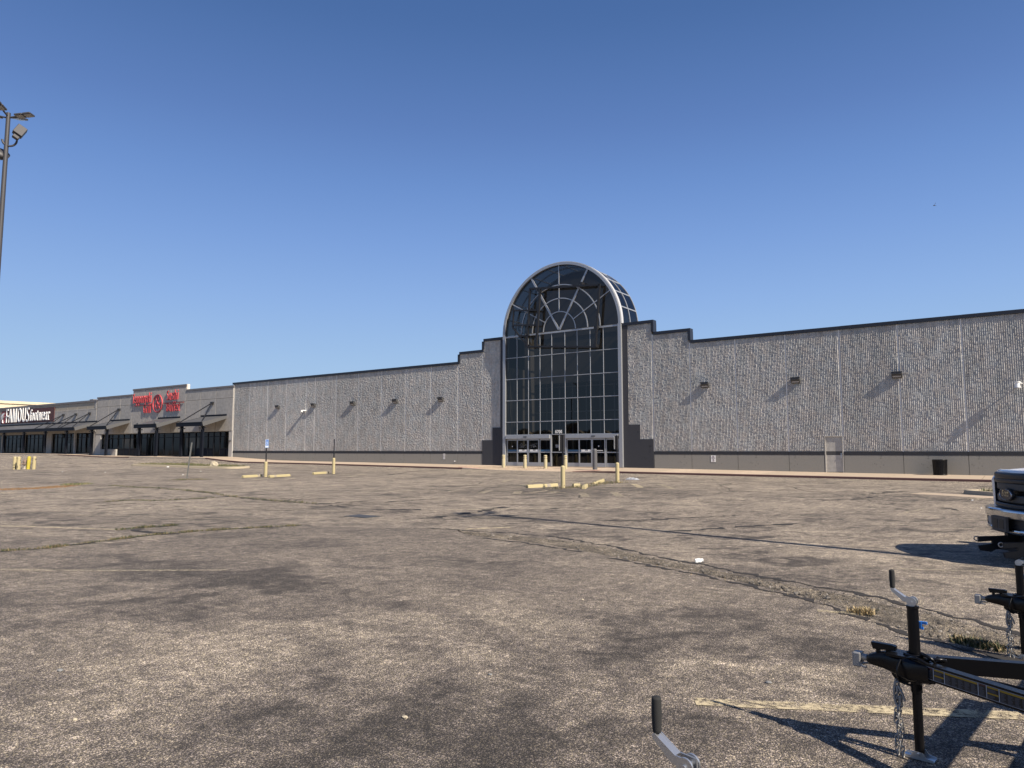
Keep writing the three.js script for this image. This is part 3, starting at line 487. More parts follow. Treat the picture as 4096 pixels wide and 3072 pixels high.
// ================================================================ THE VACANT STORE
const store = thing('vacant_store', 'long vacant store of rough grey concrete panels with arched glass entrance', 'building', [-27.3, 0, WALLZ]);
{
  // broken-rib concrete panels; relief is geometry
  function roughPanel(x0, x1, y0, y1, ribby, seed, depth = 0.055, open = '') {
    const g0 = 0.035; x0 += g0; x1 -= g0;
    const nx = Math.max(2, Math.round((x1 - x0) / 0.0317)), ny = Math.max(2, Math.round((y1 - y0) / 0.052)), row = 1.6;
    const pos = new Float32Array((nx + 1) * (ny + 1) * 3), uv = new Float32Array((nx + 1) * (ny + 1) * 2), col = new Float32Array((nx + 1) * (ny + 1) * 3), idx = [];
    const tone = 0.93 + 0.17 * (rng(seed)() - 0.5) - (x1 < -65 ? 0.1 : 0);
    for (let j = 0; j <= ny; j++) for (let i = 0; i <= nx; i++) {
      const k = j * (nx + 1) + i, x = lerp(x0, x1, i / nx), y = lerp(y0, y1, j / ny), sx = x + seed * 3.7;
      const ph = i % 3, rib = ph === 1 ? 1 : ph === 2 ? 0.86 : 0.08;
      const ri = Math.floor(i / 3), chip = 0.5 + 0.5 * N2(ri * 1.7 + seed * 31, y * 8.5), cf = ribby > 0.8 ? 11.5 : 5.6, chip2 = 0.5 + 0.5 * N2b(sx * cf, y * cf * 1.2), worn = 0.5 + 0.5 * N2(sx * 0.35, y * 0.3 + 50);
      let h = ribby * rib * (0.55 + 0.45 * chip) + (1 - ribby) * (0.15 + 0.35 * rib) * 0.8 + (0.3 + 0.5 * worn) * (1.3 - 0.65 * ribby) * (chip2 - 0.45) + 0.22 * (R() - 0.5);
      if ((i === 0 || i === nx || j === 0 || j === ny) && !(open === 'top' && j === ny) && !(open === 'bottom' && j === 0)) h = 0;
      pos.set([x, y, WALLZ + 0.012 + depth * clamp(h, -0.1, 1.3)], k * 3); uv.set([x / 1.7, y / 1.7], k * 2);
      const st = tone * (1 + 0.08 * N2(x * 0.7, y * 0.5) + 0.06 * N2b(x * 2.2, y * 1.1) + 0.12 * N2(x * 4, y * 0.2)), hue = 0.045 * N2b(x * 1.3 + 5, y * 0.9);
      col.set([st * (1 + hue), st, st * (1 - hue * 0.6)], k * 3);
    }
    for (let j = 0; j < ny; j++) for (let i = 0; i < nx; i++) { const a = j * (nx + 1) + i, b = a + 1, c = a + nx + 1, d = c + 1; idx.push(a, b, d, a, d, c); }
    const g = new THREE.BufferGeometry(); g.setAttribute('position', new THREE.BufferAttribute(pos, 3)); g.setAttribute('uv', new THREE.BufferAttribute(uv, 2)); g.setAttribute('color', new THREE.BufferAttribute(col, 3)); g.setIndex(idx); g.computeVertexNormals();
    const o = offset.get(store); g.translate(-o.x, -o.y, -o.z); const m = new THREE.Mesh(g, mats.rough); m.name = 'wall_panel'; store.add(m); return m;
  }
  const topAt = x => x < -37.03 ? 8.62 : x < -34.53 ? 9.42 : x < -20.0 ? 10.26 : x < -17.3 ? 9.42 : 8.62;
  const B0 = 1.48;
  const L = [-68.3, -65.4, -62.3, -59.25, -56.2, -54.9, -51.9, -48.9, -45.9, -42.95, -40.0, -37.05, -34.53, -32.62];
  const Rr = [-21.95, -19.95, -17.33, -14.33, -11.26, -8.22, -5.2, -2.17, 0.9, 3.95];
  const panels = [];
  for (let i = 0; i < L.length - 1; i++) panels.push([L[i], L[i + 1], topAt((L[i] + L[i + 1]) / 2), i < 12 ? 0.4 : 0.55]);
  for (let i = 0; i < Rr.length - 1; i++) panels.push([Rr[i], Rr[i + 1], topAt((Rr[i] + Rr[i + 1]) / 2), 0.92]);
  // the service door cuts its panel
  const DX0 = -9.24, DX1 = -8.24, DTOP = 2.40;
  panels.forEach(([a, b, t, rb], i) => {
    if (a < DX0 && b > DX0) { roughPanel(a, DX0 + 0.02, B0, DTOP + 0.01, rb, i + 1, 0.055, 'top'); roughPanel(a, b, DTOP, t, rb, i + 1, 0.055, 'bottom'); }
    else roughPanel(a, b, B0, t, rb, i + 1);
  });
  // flat panels out of frame to the right
  for (let i = 0; i < 6; i++) MW('wall_panel', span(3.97 + i * 3, 6.94 + i * 3, B0, 8.62, WALLZ, WALLZ + 0.05), mats.smooth, store, { s: 2 });
  // mortar in the joints, wall body, roof
  for (const x of [...L.slice(1, -1), ...Rr.slice(1, -1)]) MW('joint_filler', span(x - 0.034, x + 0.034, B0, Math.min(topAt(x - 0.1), topAt(x + 0.1)), WALLZ - 0.01, WALLZ + 0.03), mats.joint, store);
  const segs = [[-68.35, -37.03, 8.6], [-37.03, -34.53, 9.4], [-34.53, -32.38, 10.24], [-22.2, -19.95, 10.24], [-19.95, -17.25, 9.4], [-17.25, 22, 8.6]];
  MW('wall_core', segs.flatMap(([a, b, t]) => a < -9 && b > -8 ? [span(a, DX0, -0.3, t, WALLZ - 0.35, WALLZ - 0.012), span(DX1, b, -0.3, t, WALLZ - 0.35, WALLZ - 0.012), span(DX0, DX1, DTOP, t, WALLZ - 0.35, WALLZ - 0.012)] : [span(a, b, -0.3, t, WALLZ - 0.35, WALLZ - 0.012)]), mats.backing, store);
  MW('roof', [span(-68.3, -32.6, 7.9, 8.1, -90, WALLZ - 0.36), span(-32.6, -22, 7.9, 8.1, -90, -58), span(-22, 22, 7.9, 8.1, -90, WALLZ - 0.36), span(-68.35, -68.1, -0.3, 8.6, -90, WALLZ - 0.36), span(21.8, 22, -0.3, 8.6, -90, WALLZ - 0.36), span(-68, 22, -0.3, 8.0, -90.3, -90)], mats.backing, store);
  // coping, stepping up to the arch
  const cw = [WALLZ - 0.4, WALLZ + 0.12], ch = 0.2;
  const cops = [[-68.42, -36.93, 8.78], [-36.92, -34.43, 9.57], [-34.42, -32.4, 10.42], [-22.2, -19.83, 10.42], [-19.82, -17.23, 9.58], [-17.22, 22, 8.78]];
  cops.forEach(([a, b, t]) => { const n = Math.max(1, Math.round((b - a) / 3.05)); for (let k = 0; k < n; k++) { const dy = 0.008 * (R() - 0.5), x0 = lerp(a, b, k / n) + (k ? 0.006 : 0), x1 = lerp(a, b, (k + 1) / n) - (k < n - 1 ? 0.006 : 0); MW('coping', span(x0, x1, t - ch + dy, t + dy, cw[0], cw[1] + 0.01 * (R() - 0.5)), mats.cap, store); } });
  [[-36.99, 8.78, 9.37], [-34.49, 9.57, 10.22], [-19.91, 9.58, 10.22], [-17.31, 8.78, 9.38]].forEach(([x, a, b]) => MW('coping_riser', span(x - 0.09, x + 0.09, a, b, WALLZ - 0.4, WALLZ + 0.116), mats.cap, store));
  MW('parapet_return', span(-37.25, -37.1, 8.1, 9.3, WALLZ - 3, WALLZ - 0.42), mats.smooth, store);
  // smooth base, panel by panel, with the dark stripe above
  const baseSeg = (a, b) => { const y = Math.min(wallFoot(a), wallFoot(b)) - 0.2; MW('base_panel', span(a + 0.012, b - 0.012, y, 1.275, WALLZ - 0.01, WALLZ + 0.05), mats.smooth, store, { s: 2.3 }); MW('dark_stripe', span(a + 0.008, b - 0.008, 1.278, B0 - 0.012, WALLZ - 0.01, WALLZ + 0.058), mats.band, store, { s: 2 }); };
  for (let i = 0; i < L.length - 2; i++) baseSeg(L[i], L[i + 1]);
  for (let i = 1; i < Rr.length - 1; i++) { if (Rr[i] < DX0 && Rr[i + 1] > DX0) baseSeg(Rr[i], DX0 - 0.03); else baseSeg(Rr[i], Rr[i + 1]); }
  baseSeg(3.95, 12); baseSeg(12, 22);
  // service door
  const dr = MW('service_door', [span(DX0 + 0.05, DX1 - 0.05, wallFoot(-8.7) + 0.02, 1.275, WALLZ - 0.05, WALLZ - 0.005), span(DX0 + 0.05, DX1 - 0.05, 1.5, DTOP - 0.05, WALLZ - 0.05, WALLZ - 0.005)], mats.door, store, { s: 1.5 });
  MW('door_stripe', span(DX0 + 0.05, DX1 - 0.05, 1.276, 1.499, WALLZ - 0.05, WALLZ - 0.003), mats.trimGrey, dr);
  MW('door_frame', [span(DX0, DX0 + 0.05, 0.2, DTOP, WALLZ - 0.08, WALLZ + 0.06), span(DX1 - 0.05, DX1, 0.2, DTOP, WALLZ - 0.08, WALLZ + 0.06), span(DX0 + 0.05, DX1 - 0.05, DTOP - 0.05, DTOP, WALLZ - 0.08, WALLZ + 0.06)], mats.door, dr);
  MW('door_handle', [span(DX1 - 0.15, DX1 - 0.09, 1.22, 1.27, WALLZ, WALLZ + 0.06), span(DX1 - 0.15, DX1 - 0.11, 1.1, 1.4, WALLZ - 0.002, WALLZ + 0.012)], mats.galv, dr);
  // dark painted stepped piers beside the entrance
  const PZ = WALLZ + 0.075;
  MW('painted_pier', [span(-34.53, -33.53, 0.1, 2.35, WALLZ, PZ), span(-33.53, -32.76, 0.1, 3.33, WALLZ, PZ + 0.001), span(-32.76, -32.4, 0.1, 10.2, WALLZ, PZ + 0.002)], mats.portal, store, { s: 3 });
  MW('painted_pier', [span(-20.96, -19.98, 0.1, 2.31, WALLZ, PZ), span(-21.78, -20.96, 0.1, 3.31, WALLZ, PZ + 0.001), span(-22.2, -21.78, 0.1, 10.2, WALLZ, PZ + 0.002)], mats.portal, store, { s: 3 });

  // ---- arched glazing
  const CX = -27.3, CY = 10.42, RO = 5.1, RI = 4.91, GZ = WALLZ + 0.12, FZ = WALLZ + 0.26, FOOT = wallFoot(CX) + 0.0;
  const arcShape = (r0, r1, a0 = 0, a1 = Math.PI) => { const s = new THREE.Shape(); s.absarc(0, 0, r1, a0, a1, false); s.absarc(0, 0, r0, a1, a0, true); return s; };
  const ring = (r0, r1, z0, z1, a0, a1, n = 48) => extrude(arcShape(r0, r1, a0, a1), z1 - z0, 0, 1, n).translate(CX, CY, z0);
  const frame = MW('arch_frame', [ring(RI, RO, WALLZ - 0.2, FZ), span(-32.4, -32.16, FOOT, CY, WALLZ - 0.2, FZ), span(-22.44, -22.2, FOOT, CY, WALLZ - 0.2, FZ)], mats.alu, store);
  MW('arch_trim', [ring(RO - 0.02, RO + 0.05, WALLZ - 0.1, FZ - 0.06)], mats.aluPaint, frame);
  const m0 = 0.032; // half width of a mullion
  const xsM = [-32.16, -31.12, -30.07, -29.02, -27.97, -26.83, -25.78, -24.71, -23.65, -22.44];
  const ysM = [2.72, 3.70, 5.35, 7.0, 8.66, 10.31];
  for (let i = 1; i < 9; i++) MW('mullion', rbox(0.048, 10.31 - 2.72, 0.07, xsM[i], (10.31 + 2.72) / 2, GZ, 0.012), mats.alu, frame);
  for (const y of ysM) MW('transom', rbox(9.72, y > 10 ? 0.13 : 0.052, y > 10 ? 0.12 : 0.074, CX, y, GZ, 0.012), mats.alu, frame);
  for (let i = 0; i < 9; i++) for (let j = 0; j < 5; j++) { const g = new THREE.PlaneGeometry(xsM[i + 1] - xsM[i], ysM[j + 1] - ysM[j]); g.rotateY((R() - 0.5) * 0.022); g.rotateX((R() - 0.5) * 0.016); MW('pane', g.translate((xsM[i] + xsM[i + 1]) / 2, (ysM[j] + ysM[j + 1]) / 2, GZ), mats.glass, frame); }
  // fan light: three hoops, radial bars; each field its own pane
  const rad = [0, 2.24, 3.22, 4.02, RI];
  const rr = [1.35, 2.35, 3.42].map((q, i) => [1.42, 2.42, 3.42][i]);
  const hoops = [1.4, 2.4, 3.42];
  for (const h of hoops) MW('hoop', ring(h - 0.035, h + 0.035, GZ - 0.05, GZ + 0.05, 0, Math.PI, 40), mats.alu, frame);
  const apex = V(CX, CY + 0.05, GZ);
  const ray = (deg, r0, r1, w) => beam(V(CX + Math.cos(deg * Math.PI / 180) * r0, CY + Math.sin(deg * Math.PI / 180) * r0, GZ), V(CX + Math.cos(deg * Math.PI / 180) * r1, CY + Math.sin(deg * Math.PI / 180) * r1, GZ), 0.13, w);
  for (const a of [60, 120]) MW('spoke', ray(a, 0.06, RI, 0.14), mats.alu, frame);
  MW('spoke', beam(V(CX, CY + 1.42, GZ), V(CX, CY + RI, GZ), 0.07, 0.1), mats.alu, frame);
  for (const a of [30, 150]) MW('spoke', ray(a, 1.42, RI, 0.07), mats.alu, frame);
  const fields = [[0, 1.4, [0, 60, 120, 180]], [1.4, 2.4, [0, 30, 60, 90, 120, 150, 180]], [2.4, 3.42, [0, 30, 60, 90, 120, 150, 180]], [3.42, RI, [0, 30, 60, 90, 120, 150, 180]]];
  for (const [r0, r1, as] of fields) for (let k = 0; k < as.length - 1; k++) {
    const a0 = as[k] * Math.PI / 180, a1 = as[k + 1] * Math.PI / 180; const s = new THREE.Shape(); s.absarc(0, 0, r1, a0, a1, false); if (r0 > 0) s.absarc(0, 0, r0, a1, a0, true); else s.lineTo(0, 0);
    MW('pane', new THREE.ShapeGeometry(s, 10).translate(CX, CY, GZ), mats.glass, frame);
  }
  // glazed barrel vault behind
  const VZ = [WALLZ - 0.2, -45.95, -47.28];
  for (const z of VZ.slice(1)) MW('vault_rib', ring(RO - 0.12, RO - 0.02, z - 0.04, z + 0.04), mats.alu, frame);
  for (let k = 0; k <= 12; k++) { const a = k * 15 * Math.PI / 180; MW('vault_bar', beam(V(CX + Math.cos(a) * (RO - 0.06), CY + Math.sin(a) * (RO - 0.06), VZ[0]), V(CX + Math.cos(a) * (RO - 0.06), CY + Math.sin(a) * (RO - 0.06), VZ[2]), 0.08, 0.08), mats.alu, frame); }
  for (let s = 0; s < 2; s++) for (let k = 0; k < 12; k++) {
    const g = new THREE.CylinderGeometry(RO - 0.06, RO - 0.06, VZ[s] - VZ[s + 1], 4, 1, true, 0, 15 * Math.PI / 180); g.rotateX(Math.PI / 2); // axis along z
    // CylinderGeometry starts at +z (theta 0) before the turn; aim the arc by turning about z
    const p = g.attributes.position; const a0 = Math.atan2(p.getY(0), p.getX(0)); g.rotateZ(k * 15 * Math.PI / 180 - Math.min(a0, Math.atan2(p.getY(4), p.getX(4))));
    MW('vault_pane', g.translate(CX, CY, (VZ[s] + VZ[s + 1]) / 2), mats.glass, frame);
  }
  MW('vault_end_wall', extrude(arcShape(0.001, RO - 0.1), 0.1, 0, 1, 40).translate(CX, CY, VZ[2] - 0.15), mats.inside, frame);
  MW('vault_curb', [span(-32.45, -32.2, 8.0, CY, -47.4, WALLZ - 0.36), span(-22.4, -22.15, 8.0, CY, -47.4, WALLZ - 0.36)], mats.backing, frame);
  // vestibule inside
  MW('vestibule', [span(-32.5, -32.2, 0.1, 10.4, -58, WALLZ - 0.37), span(-22.4, -22.1, 0.1, 10.4, -58, WALLZ - 0.37), ], mats.inside, store);
  MW('vestibule_ceiling', [span(-32.2, -22.4, 6.8, 10.42, -47.6, -47.4), span(-32.3, -22.3, 6.9, 7.1, -58, -47.6)], mats.inside, store);
  MW('vestibule_back', span(-32.4, -22.2, 0, 8, -58.2, -58), mats.inside, store);
  MW('vestibule_floor', span(-32.3, -22.3, FOOT - 0.06, FOOT - 0.005, -58, WALLZ - 0.05), mats.insideFloor, store);
  MW('interior_column', [span(-31.5, -30.95, FOOT, 10.3, -46.6, -46.05), span(-23.6, -23.05, FOOT, 10.3, -47.3, -46.75)], mats.inside, store);
  const inner = []; for (let k = 0; k <= 8; k++) inner.push(span(-32.2 + k * 1.225 - 0.04, -32.2 + k * 1.225 + 0.04, FOOT, 6.9, -48.5, -48.4)); for (const y of [2.6, 4.6, 6.6]) inner.push(span(-32.2, -22.4, y - 0.04, y + 0.04, -48.51, -48.41));
  MW('inner_glazing_bar', inner, mats.aluPaint, store);
  // ---- automatic sliding doors, two sets and a dark middle bay
  const sets = [[-32.1, -28.1], [-26.75, -22.5]];
  sets.forEach(([a, b], si) => {
    const head = MW('door_header', rbox(b - a, 0.27, 0.24, (a + b) / 2, 2.55, WALLZ + 0.2, 0.02), mats.alu, frame);
    MW('door_sensor', rbox(0.3, 0.06, 0.08, (a + b) / 2 + (si ? 0.2 : -0.15), 2.56, WALLZ + 0.36, 0.02), mats.steelBlack, head);
    const w = (b - a) / 4;
    for (let k = 0; k < 4; k++) {
      const x0 = a + k * w, x1 = x0 + w, zz = k === 1 || k === 2 ? WALLZ + 0.15 : WALLZ + 0.08, y0 = FOOT + 0.01, y1 = 2.4;
      const leaf = MW('door_leaf', [span(x0 + 0.005, x0 + 0.075, y0, y1, zz - 0.025, zz + 0.025), span(x1 - 0.075, x1 - 0.005, y0, y1, zz - 0.025, zz + 0.025), span(x0 + 0.075, x1 - 0.075, y0, y0 + 0.27, zz - 0.023, zz + 0.023), span(x0 + 0.075, x1 - 0.075, y1 - 0.1, y1, zz - 0.023, zz + 0.023), span(x0 + 0.075, x1 - 0.075, 1.38, 1.45, zz - 0.03, zz + 0.03)], mats.alu, frame);
      MW('pane', new THREE.PlaneGeometry(w - 0.15, 1.38 - y0 - 0.27).translate((x0 + x1) / 2, (1.38 + y0 + 0.27) / 2, zz), mats.glass, leaf);
      MW('pane', new THREE.PlaneGeometry(w - 0.15, y1 - 0.1 - 1.45).translate((x0 + x1) / 2, (y1 - 0.1 + 1.45) / 2, zz), mats.glass, leaf);
      const text = si === 0 ? 'EXIT' : 'ENTER';
      if (k === 0 || k === 3) { if (!(si === 1 && k === 3)) MW('blue_film_strip', span(x0 + 0.08, x1 - 0.1, 1.47, 1.60, zz + 0.004, zz + 0.007), std([0.03, 0.1, 0.2], 0.5), leaf); }
      else if (!(si === 1 && k === 2)) {
        const dec = MW('white_film_strip', span(x0 + 0.16, x1 - 0.1, 1.46, 1.615, zz + 0.004, zz + 0.007), mats.white, leaf);
        const ls = letters(text, font, (x0 + x1) / 2 - 0.05, (x0 + x1) / 2 + 0.2, 1.52, 0.07, 0.003, zz + 0.0075); MW('lettering', ls.map(l => l[1]), mats.steelBlack, dec);
        MW('blue_film_end', span(x0 + 0.085, x0 + 0.155, 1.47, 1.605, zz + 0.004, zz + 0.007), std([0.03, 0.1, 0.2], 0.5), leaf);
      } else MW('white_film_strip', span(x0 + 0.1, x1 - 0.2, 1.52, 1.56, zz + 0.004, zz + 0.007), mats.white, leaf);
      if (si === 0 && (k === 1 || k === 2)) { // ghost of scratched film on the upper glass
        const sc = [], r = rng(300 + k); for (let q = 0; q < 46; q++) { const cx = x0 + 0.18 + r() * (w - 0.36), cy = 1.72 + r() * 0.34; sc.push(new THREE.PlaneGeometry(0.015 + r() * 0.05, 0.006 + r() * 0.012).rotateZ(r() * 3).translate(cx, cy, zz + 0.005)); } MW('film_residue', sc, std([0.5, 0.5, 0.5], 0.8, { side: THREE.DoubleSide }), leaf);
      }
      if ((si === 0 && k === 0) || (si === 1 && k === 2)) MW('round_sticker', new THREE.CircleGeometry(0.045, 16).translate((x0 + x1) / 2, 1.85, zz + 0.005), mats.white, leaf);
    }
  });
  const mid = MW('middle_bay_frame', [span(-28.1, -28.0, FOOT, 2.68, WALLZ + 0.05, WALLZ + 0.2), span(-26.85, -26.75, FOOT, 2.68, WALLZ + 0.05, WALLZ + 0.2), span(-28, -26.85, 1.38, 1.45, WALLZ + 0.05, WALLZ + 0.17)], mats.alu, frame);
  MW('pane', new THREE.PlaneGeometry(1.15, 1.0).translate(-27.43, 0.9, WALLZ + 0.1), mats.glass, mid); MW('pane', new THREE.PlaneGeometry(1.15, 1.23).translate(-27.43, 2.065, WALLZ + 0.1), mats.glass, mid);
  MW('blanking_panel', span(-28, -26.85, FOOT, 2.68, WALLZ - 0.2, WALLZ - 0.18), mats.steelBlack, mid);
  { const st = MW('notice', span(-27.7, -27.25, 1.75, 1.98, WALLZ + 0.103, WALLZ + 0.106), std([0.12, 0.13, 0.15], 0.6), mid); for (let q = 0; q < 3; q++) MW('notice_line', span(-27.66, -27.3, 1.79 + q * 0.06, 1.805 + q * 0.06, WALLZ + 0.1065, WALLZ + 0.108), std([0.35, 0.36, 0.38], 0.7), st); }
  for (const [ch, g] of letters('6700', font, -27.72, -27.12, 2.8, 0.17, 0.01, GZ + 0.004)) MW('house_number', g, mats.white, frame);
  MW('door_mat', span(-32, -22.6, FOOT, FOOT + 0.012, WALLZ + 0.3, WALLZ + 0.6), mats.walk2, store);
}

// black steel frame of the lost sign, in front of the arch
{
  const Z = WALLZ + 0.52, t = thing('sign_frame', 'empty black steel sign frame bolted across the arched window', 'sign frame', [-28.6, 8.9, Z]);
  const P = (cx, cy) => onWall(1900 + cx / 2.9493, 1000 + cy / 2.9493, Z);
  const seg = (name, a, b, w = 0.1) => MW(name, beam(P(...a), P(...b), w * 1.25, w * 1.25), mats.steelBlack, t);
  seg('top_rail', [650, 458], [1478, 408], 0.11); seg('bottom_rail', [605, 1140], [1425, 1143], 0.1);
  seg('upright', [650, 458], [612, 1140]); seg('upright', [768, 450], [722, 1140], 0.12); seg('upright', [1468, 408], [1420, 1140], 0.11);
  seg('upright', [458, 690], [445, 915], 0.08); seg('cross_rail', [455, 715], [760, 708], 0.09); seg('cross_rail', [445, 890], [748, 885], 0.09); seg('brace', [445, 915], [605, 1115], 0.09); seg('cross_rail', [520, 1018], [640, 1005], 0.1);
  for (const [a, b] of [[745, 470], [1250, 395], [1420, 912], [620, 890], [640, 705], [610, 1130], [722, 1130], [1415, 1130], [530, 1015]]) { const p = P(a, b); MW('bracket', box(0.2, 0.22, 0.42, p.x, p.y, Z - 0.16), mats.steelBlack, t); }
  for (let k = 0; k < 6; k++) { const p = P(800 + k * 110, 450 - (k * 110 + 32) * 0.06); MW('clip', box(0.05, 0.14, 0.14, p.x, p.y, p.z), mats.steelBlack, t); }
}

// flood lights on the wall
function wallLight(x, y, label) {
  const t = thing('wall_light', label, 'wall light', [x, y, WALLZ + 0.05], 'wall lights on the concrete store');
  const s = new THREE.Shape(); s.moveTo(0, 0.16); s.lineTo(0.25, 0.17); s.lineTo(0.25, 0.06); s.lineTo(0.12, -0.15); s.lineTo(0, -0.15); s.closePath();
  const g = extrude(s, 0.5, 0.012, 2).rotateY(-Math.PI / 2).translate(0.25, 0, 0); M('housing', g, mats.trimGrey, t);
  M('visor', box(0.54, 0.02, 0.1, 0, 0.185, 0.22), mats.steelBlack, t);
  const q = box(0.42, 0.2, 0.012, 0, -0.035, 0.205); q.translate(0, 0, -0.205).rotateX(0.54).translate(0, 0, 0.205); M('lens', q, mats.lens, t);
  return t;
}
[[-60.5, 5.87, 'grey flood light third wall panel from the restaurant, fixed to the concrete'], [-55.0, 5.85, 'grey flood light on the narrow wall panel beside the white camera'], [-49.5, 5.82, 'grey flood light between the narrow panel light and the entrance lights'], [-44.1, 5.8, 'second grey flood light from the stepped parapet left of the entrance'], [-38.85, 5.74, 'grey flood light beside the stepped parapet left of the entrance'],
  [-16.3, 5.74, 'grey flood light above the no parking sign right of the entrance'], [-10.7, 5.72, 'grey flood light high up beside the service door panel'], [-5.3, 5.72, 'grey flood light at the panel joint above the litter bin']].forEach(a => wallLight(...a));
// cameras
{
  const t = thing('security_camera', 'white security camera on an arm between the wall panels near the restaurant', 'camera', [-56.3, 5.36, WALLZ + 0.05]);
  M('mount', box(0.3, 0.06, 0.3, 0, 0.02, 0.15), mats.white, t); M('body', cyl(0.09, 0.12, 0.2, -0.1, -0.13, 0.34, 16), mats.white, t); M('arm', bar(V(0, 0.04, 0.02), V(-0.1, 0.06, 0.36), 0.035), mats.white, t); M('dome', new THREE.SphereGeometry(0.085, 16, 10).translate(-0.1, -0.14, 0.34), mats.trimGrey, t);
  const c = thing('security_camera', 'white cylindrical security camera on the wall by the litter bin panels', 'camera', [0.12, 4.86, WALLZ + 0.05]);
  M('arm', bar(V(0.2, 0.1, 0), V(0, 0.12, 0.4), 0.03), mats.white, c); M('body', cyl(0.13, 0.1, 0.28, 0, -0.14, 0.4, 20), mats.white, c); M('collar', cyl(0.14, 0.14, 0.05, 0, 0.12, 0.4, 20), mats.white, c); M('base_ring', cyl(0.16, 0.16, 0.04, 0, -0.16, 0.4, 20), mats.aluPaint, c);
}
// small wall signs
function wallSign(x, y, w, h, lines, label) {
  const t = thing('wall_sign', label, 'sign', [x, y, WALLZ + 0.062]); const p = M('plate', box(w, h, 0.006, 0, 0, 0), mats.white, t);
  lines.forEach(([s, yy, hh, ww]) => { const g = letters(s, font, -ww / 2, ww / 2, yy, hh, 0.002, 0.004).map(l => l[1]); M('lettering', g, mats.maroon, t); });
  return t;
}
wallSign(-15.9, 1.02, 0.3, 0.42, [['NO', 0.1, 0.06, 0.14], ['PARKING', 0.01, 0.05, 0.24], ['FIRE', -0.09, 0.045, 0.13], ['LANE', -0.17, 0.045, 0.13]], 'white no parking fire lane sign on base wall right of entrance');
wallSign(-38.5, 1.19, 0.2, 0.19, [['NO', 0.01, 0.05, 0.12], ['PARKING', -0.06, 0.03, 0.16]], 'small white upper sign on base wall left of entrance');
wallSign(-38.5, 0.95, 0.2, 0.22, [['FIRE', 0.02, 0.05, 0.13], ['LANE', -0.07, 0.05, 0.13]], 'small white lower sign on base wall left of entrance');
{ const t = thing('hose_pipe_stub', 'small pale pipe stub sticking out of the base wall', 'pipe', [-37.24, 0.68, WALLZ + 0.05]); M('pipe', bar(V(0, 0, 0), V(0, 0, 0.16), 0.03, 12), mats.galvDull, t); M('cap', bar(V(0, 0, 0.15), V(0, 0, 0.19), 0.042, 12), mats.white, t); }

// litter bin by the wall: flat steel slats
{
  const y = lerp(wallFoot(-3.5), curbTop(-3.5), 0.15), t = thing('litter_bin', 'black slatted steel litter bin standing against the base wall', 'litter bin', [-3.45, y, WALLZ + 0.62]);
  M('liner', cyl(0.27, 0.28, 0.72, 0, 0.05, 0, 28), mats.steelBlack, t); M('base_ring', new THREE.TorusGeometry(0.315, 0.025, 8, 36).rotateX(Math.PI / 2).translate(0, 0.04, 0), mats.gloss, t);
  M('top_rim', new THREE.TorusGeometry(0.345, 0.022, 8, 36).rotateX(Math.PI / 2).translate(0, 0.8, 0), mats.gloss, t); M('mid_ring', new THREE.TorusGeometry(0.3, 0.014, 6, 36).rotateX(Math.PI / 2).translate(0, 0.66, 0), mats.gloss, t);
  for (let k = 0; k < 30; k++) { const a = k / 30 * Math.PI * 2; M('slat', beam(V(Math.cos(a) * 0.315, 0.03, Math.sin(a) * 0.315), V(Math.cos(a) * 0.345, 0.8, Math.sin(a) * 0.345), 0.044, 0.012), mats.gloss, t); }
}

// ================================================================ RESTAURANT AND SHOE SHOP
const SZ = -44.45;
function panelWall(b, x0, x1, y0, y1, joints, rows, mat) { // slightly proud panels with open joints; joints are x positions
  const X = [x1, ...joints.filter(j => j < x1 - 0.2 && j > x0 + 0.2), x0], Y = [y0, ...rows.filter(r => r > y0 + 0.1 && r < y1 - 0.1), y1];
  for (let i = 0; i < X.length - 1; i++) for (let j = 0; j < Y.length - 1; j++) MW('wall_panel', extrude([[X[i + 1] + 0.03, Y[j] + 0.015], [X[i] - 0.03, Y[j] + 0.015], [X[i] - 0.03, Y[j + 1] - 0.015], [X[i + 1] + 0.03, Y[j + 1] - 0.015]], 0.06, 0.02, 1).translate(0, 0, SZ - 0.07), (i * 7 + j) % 3 ? mat : mats.shopWall2, b, { s: 2.5 });
}
// a shop front: dark frame, panes, transom line
function shopFront(b, x0, x1, y0, y1, bays, transom, low) {
  const z = SZ - 0.28, fr = MW('shop_front_frame', [span(x0, x1, y1 - 0.1, y1, z - 0.06, z + 0.06), span(x0, x1, y0, y0 + 0.1, z - 0.06, z + 0.06)], mats.mullion, b);
  const X = [x0, ...bays, x1];
  for (let i = 0; i < X.length; i++) MW('mullion', span(X[i] - 0.06, X[i] + 0.06, y0 + 0.1, y1 - 0.1, z - 0.058, z + 0.058), mats.mullion, fr);
  for (let i = 0; i < X.length - 1; i++) {
    const a = X[i] + 0.06, c = X[i + 1] - 0.06; if (c - a < 0.1) continue;
    MW('transom', span(a, c, transom - 0.035, transom + 0.035, z - 0.05, z + 0.05), mats.mullion, fr);
    const pane = (ya, yb) => MW('pane', new THREE.PlaneGeometry(c - a, yb - ya).rotateY((R() - 0.5) * 0.02).translate((a + c) / 2, (ya + yb) / 2, z), mats.glassShop, fr);
    pane(transom + 0.035, y1 - 0.1);
    if (low && low(i)) { MW('transom', span(a, c, 1.72, 1.79, z - 0.05, z + 0.05), mats.mullion, fr); pane(1.79, transom - 0.035); MW('kick_panel', span(a, c, y0 + 0.1, 1.72, z - 0.03, z + 0.02), mats.fascia, fr); }
    else pane(y0 + 0.1, transom - 0.035);
  }
  return fr;
}
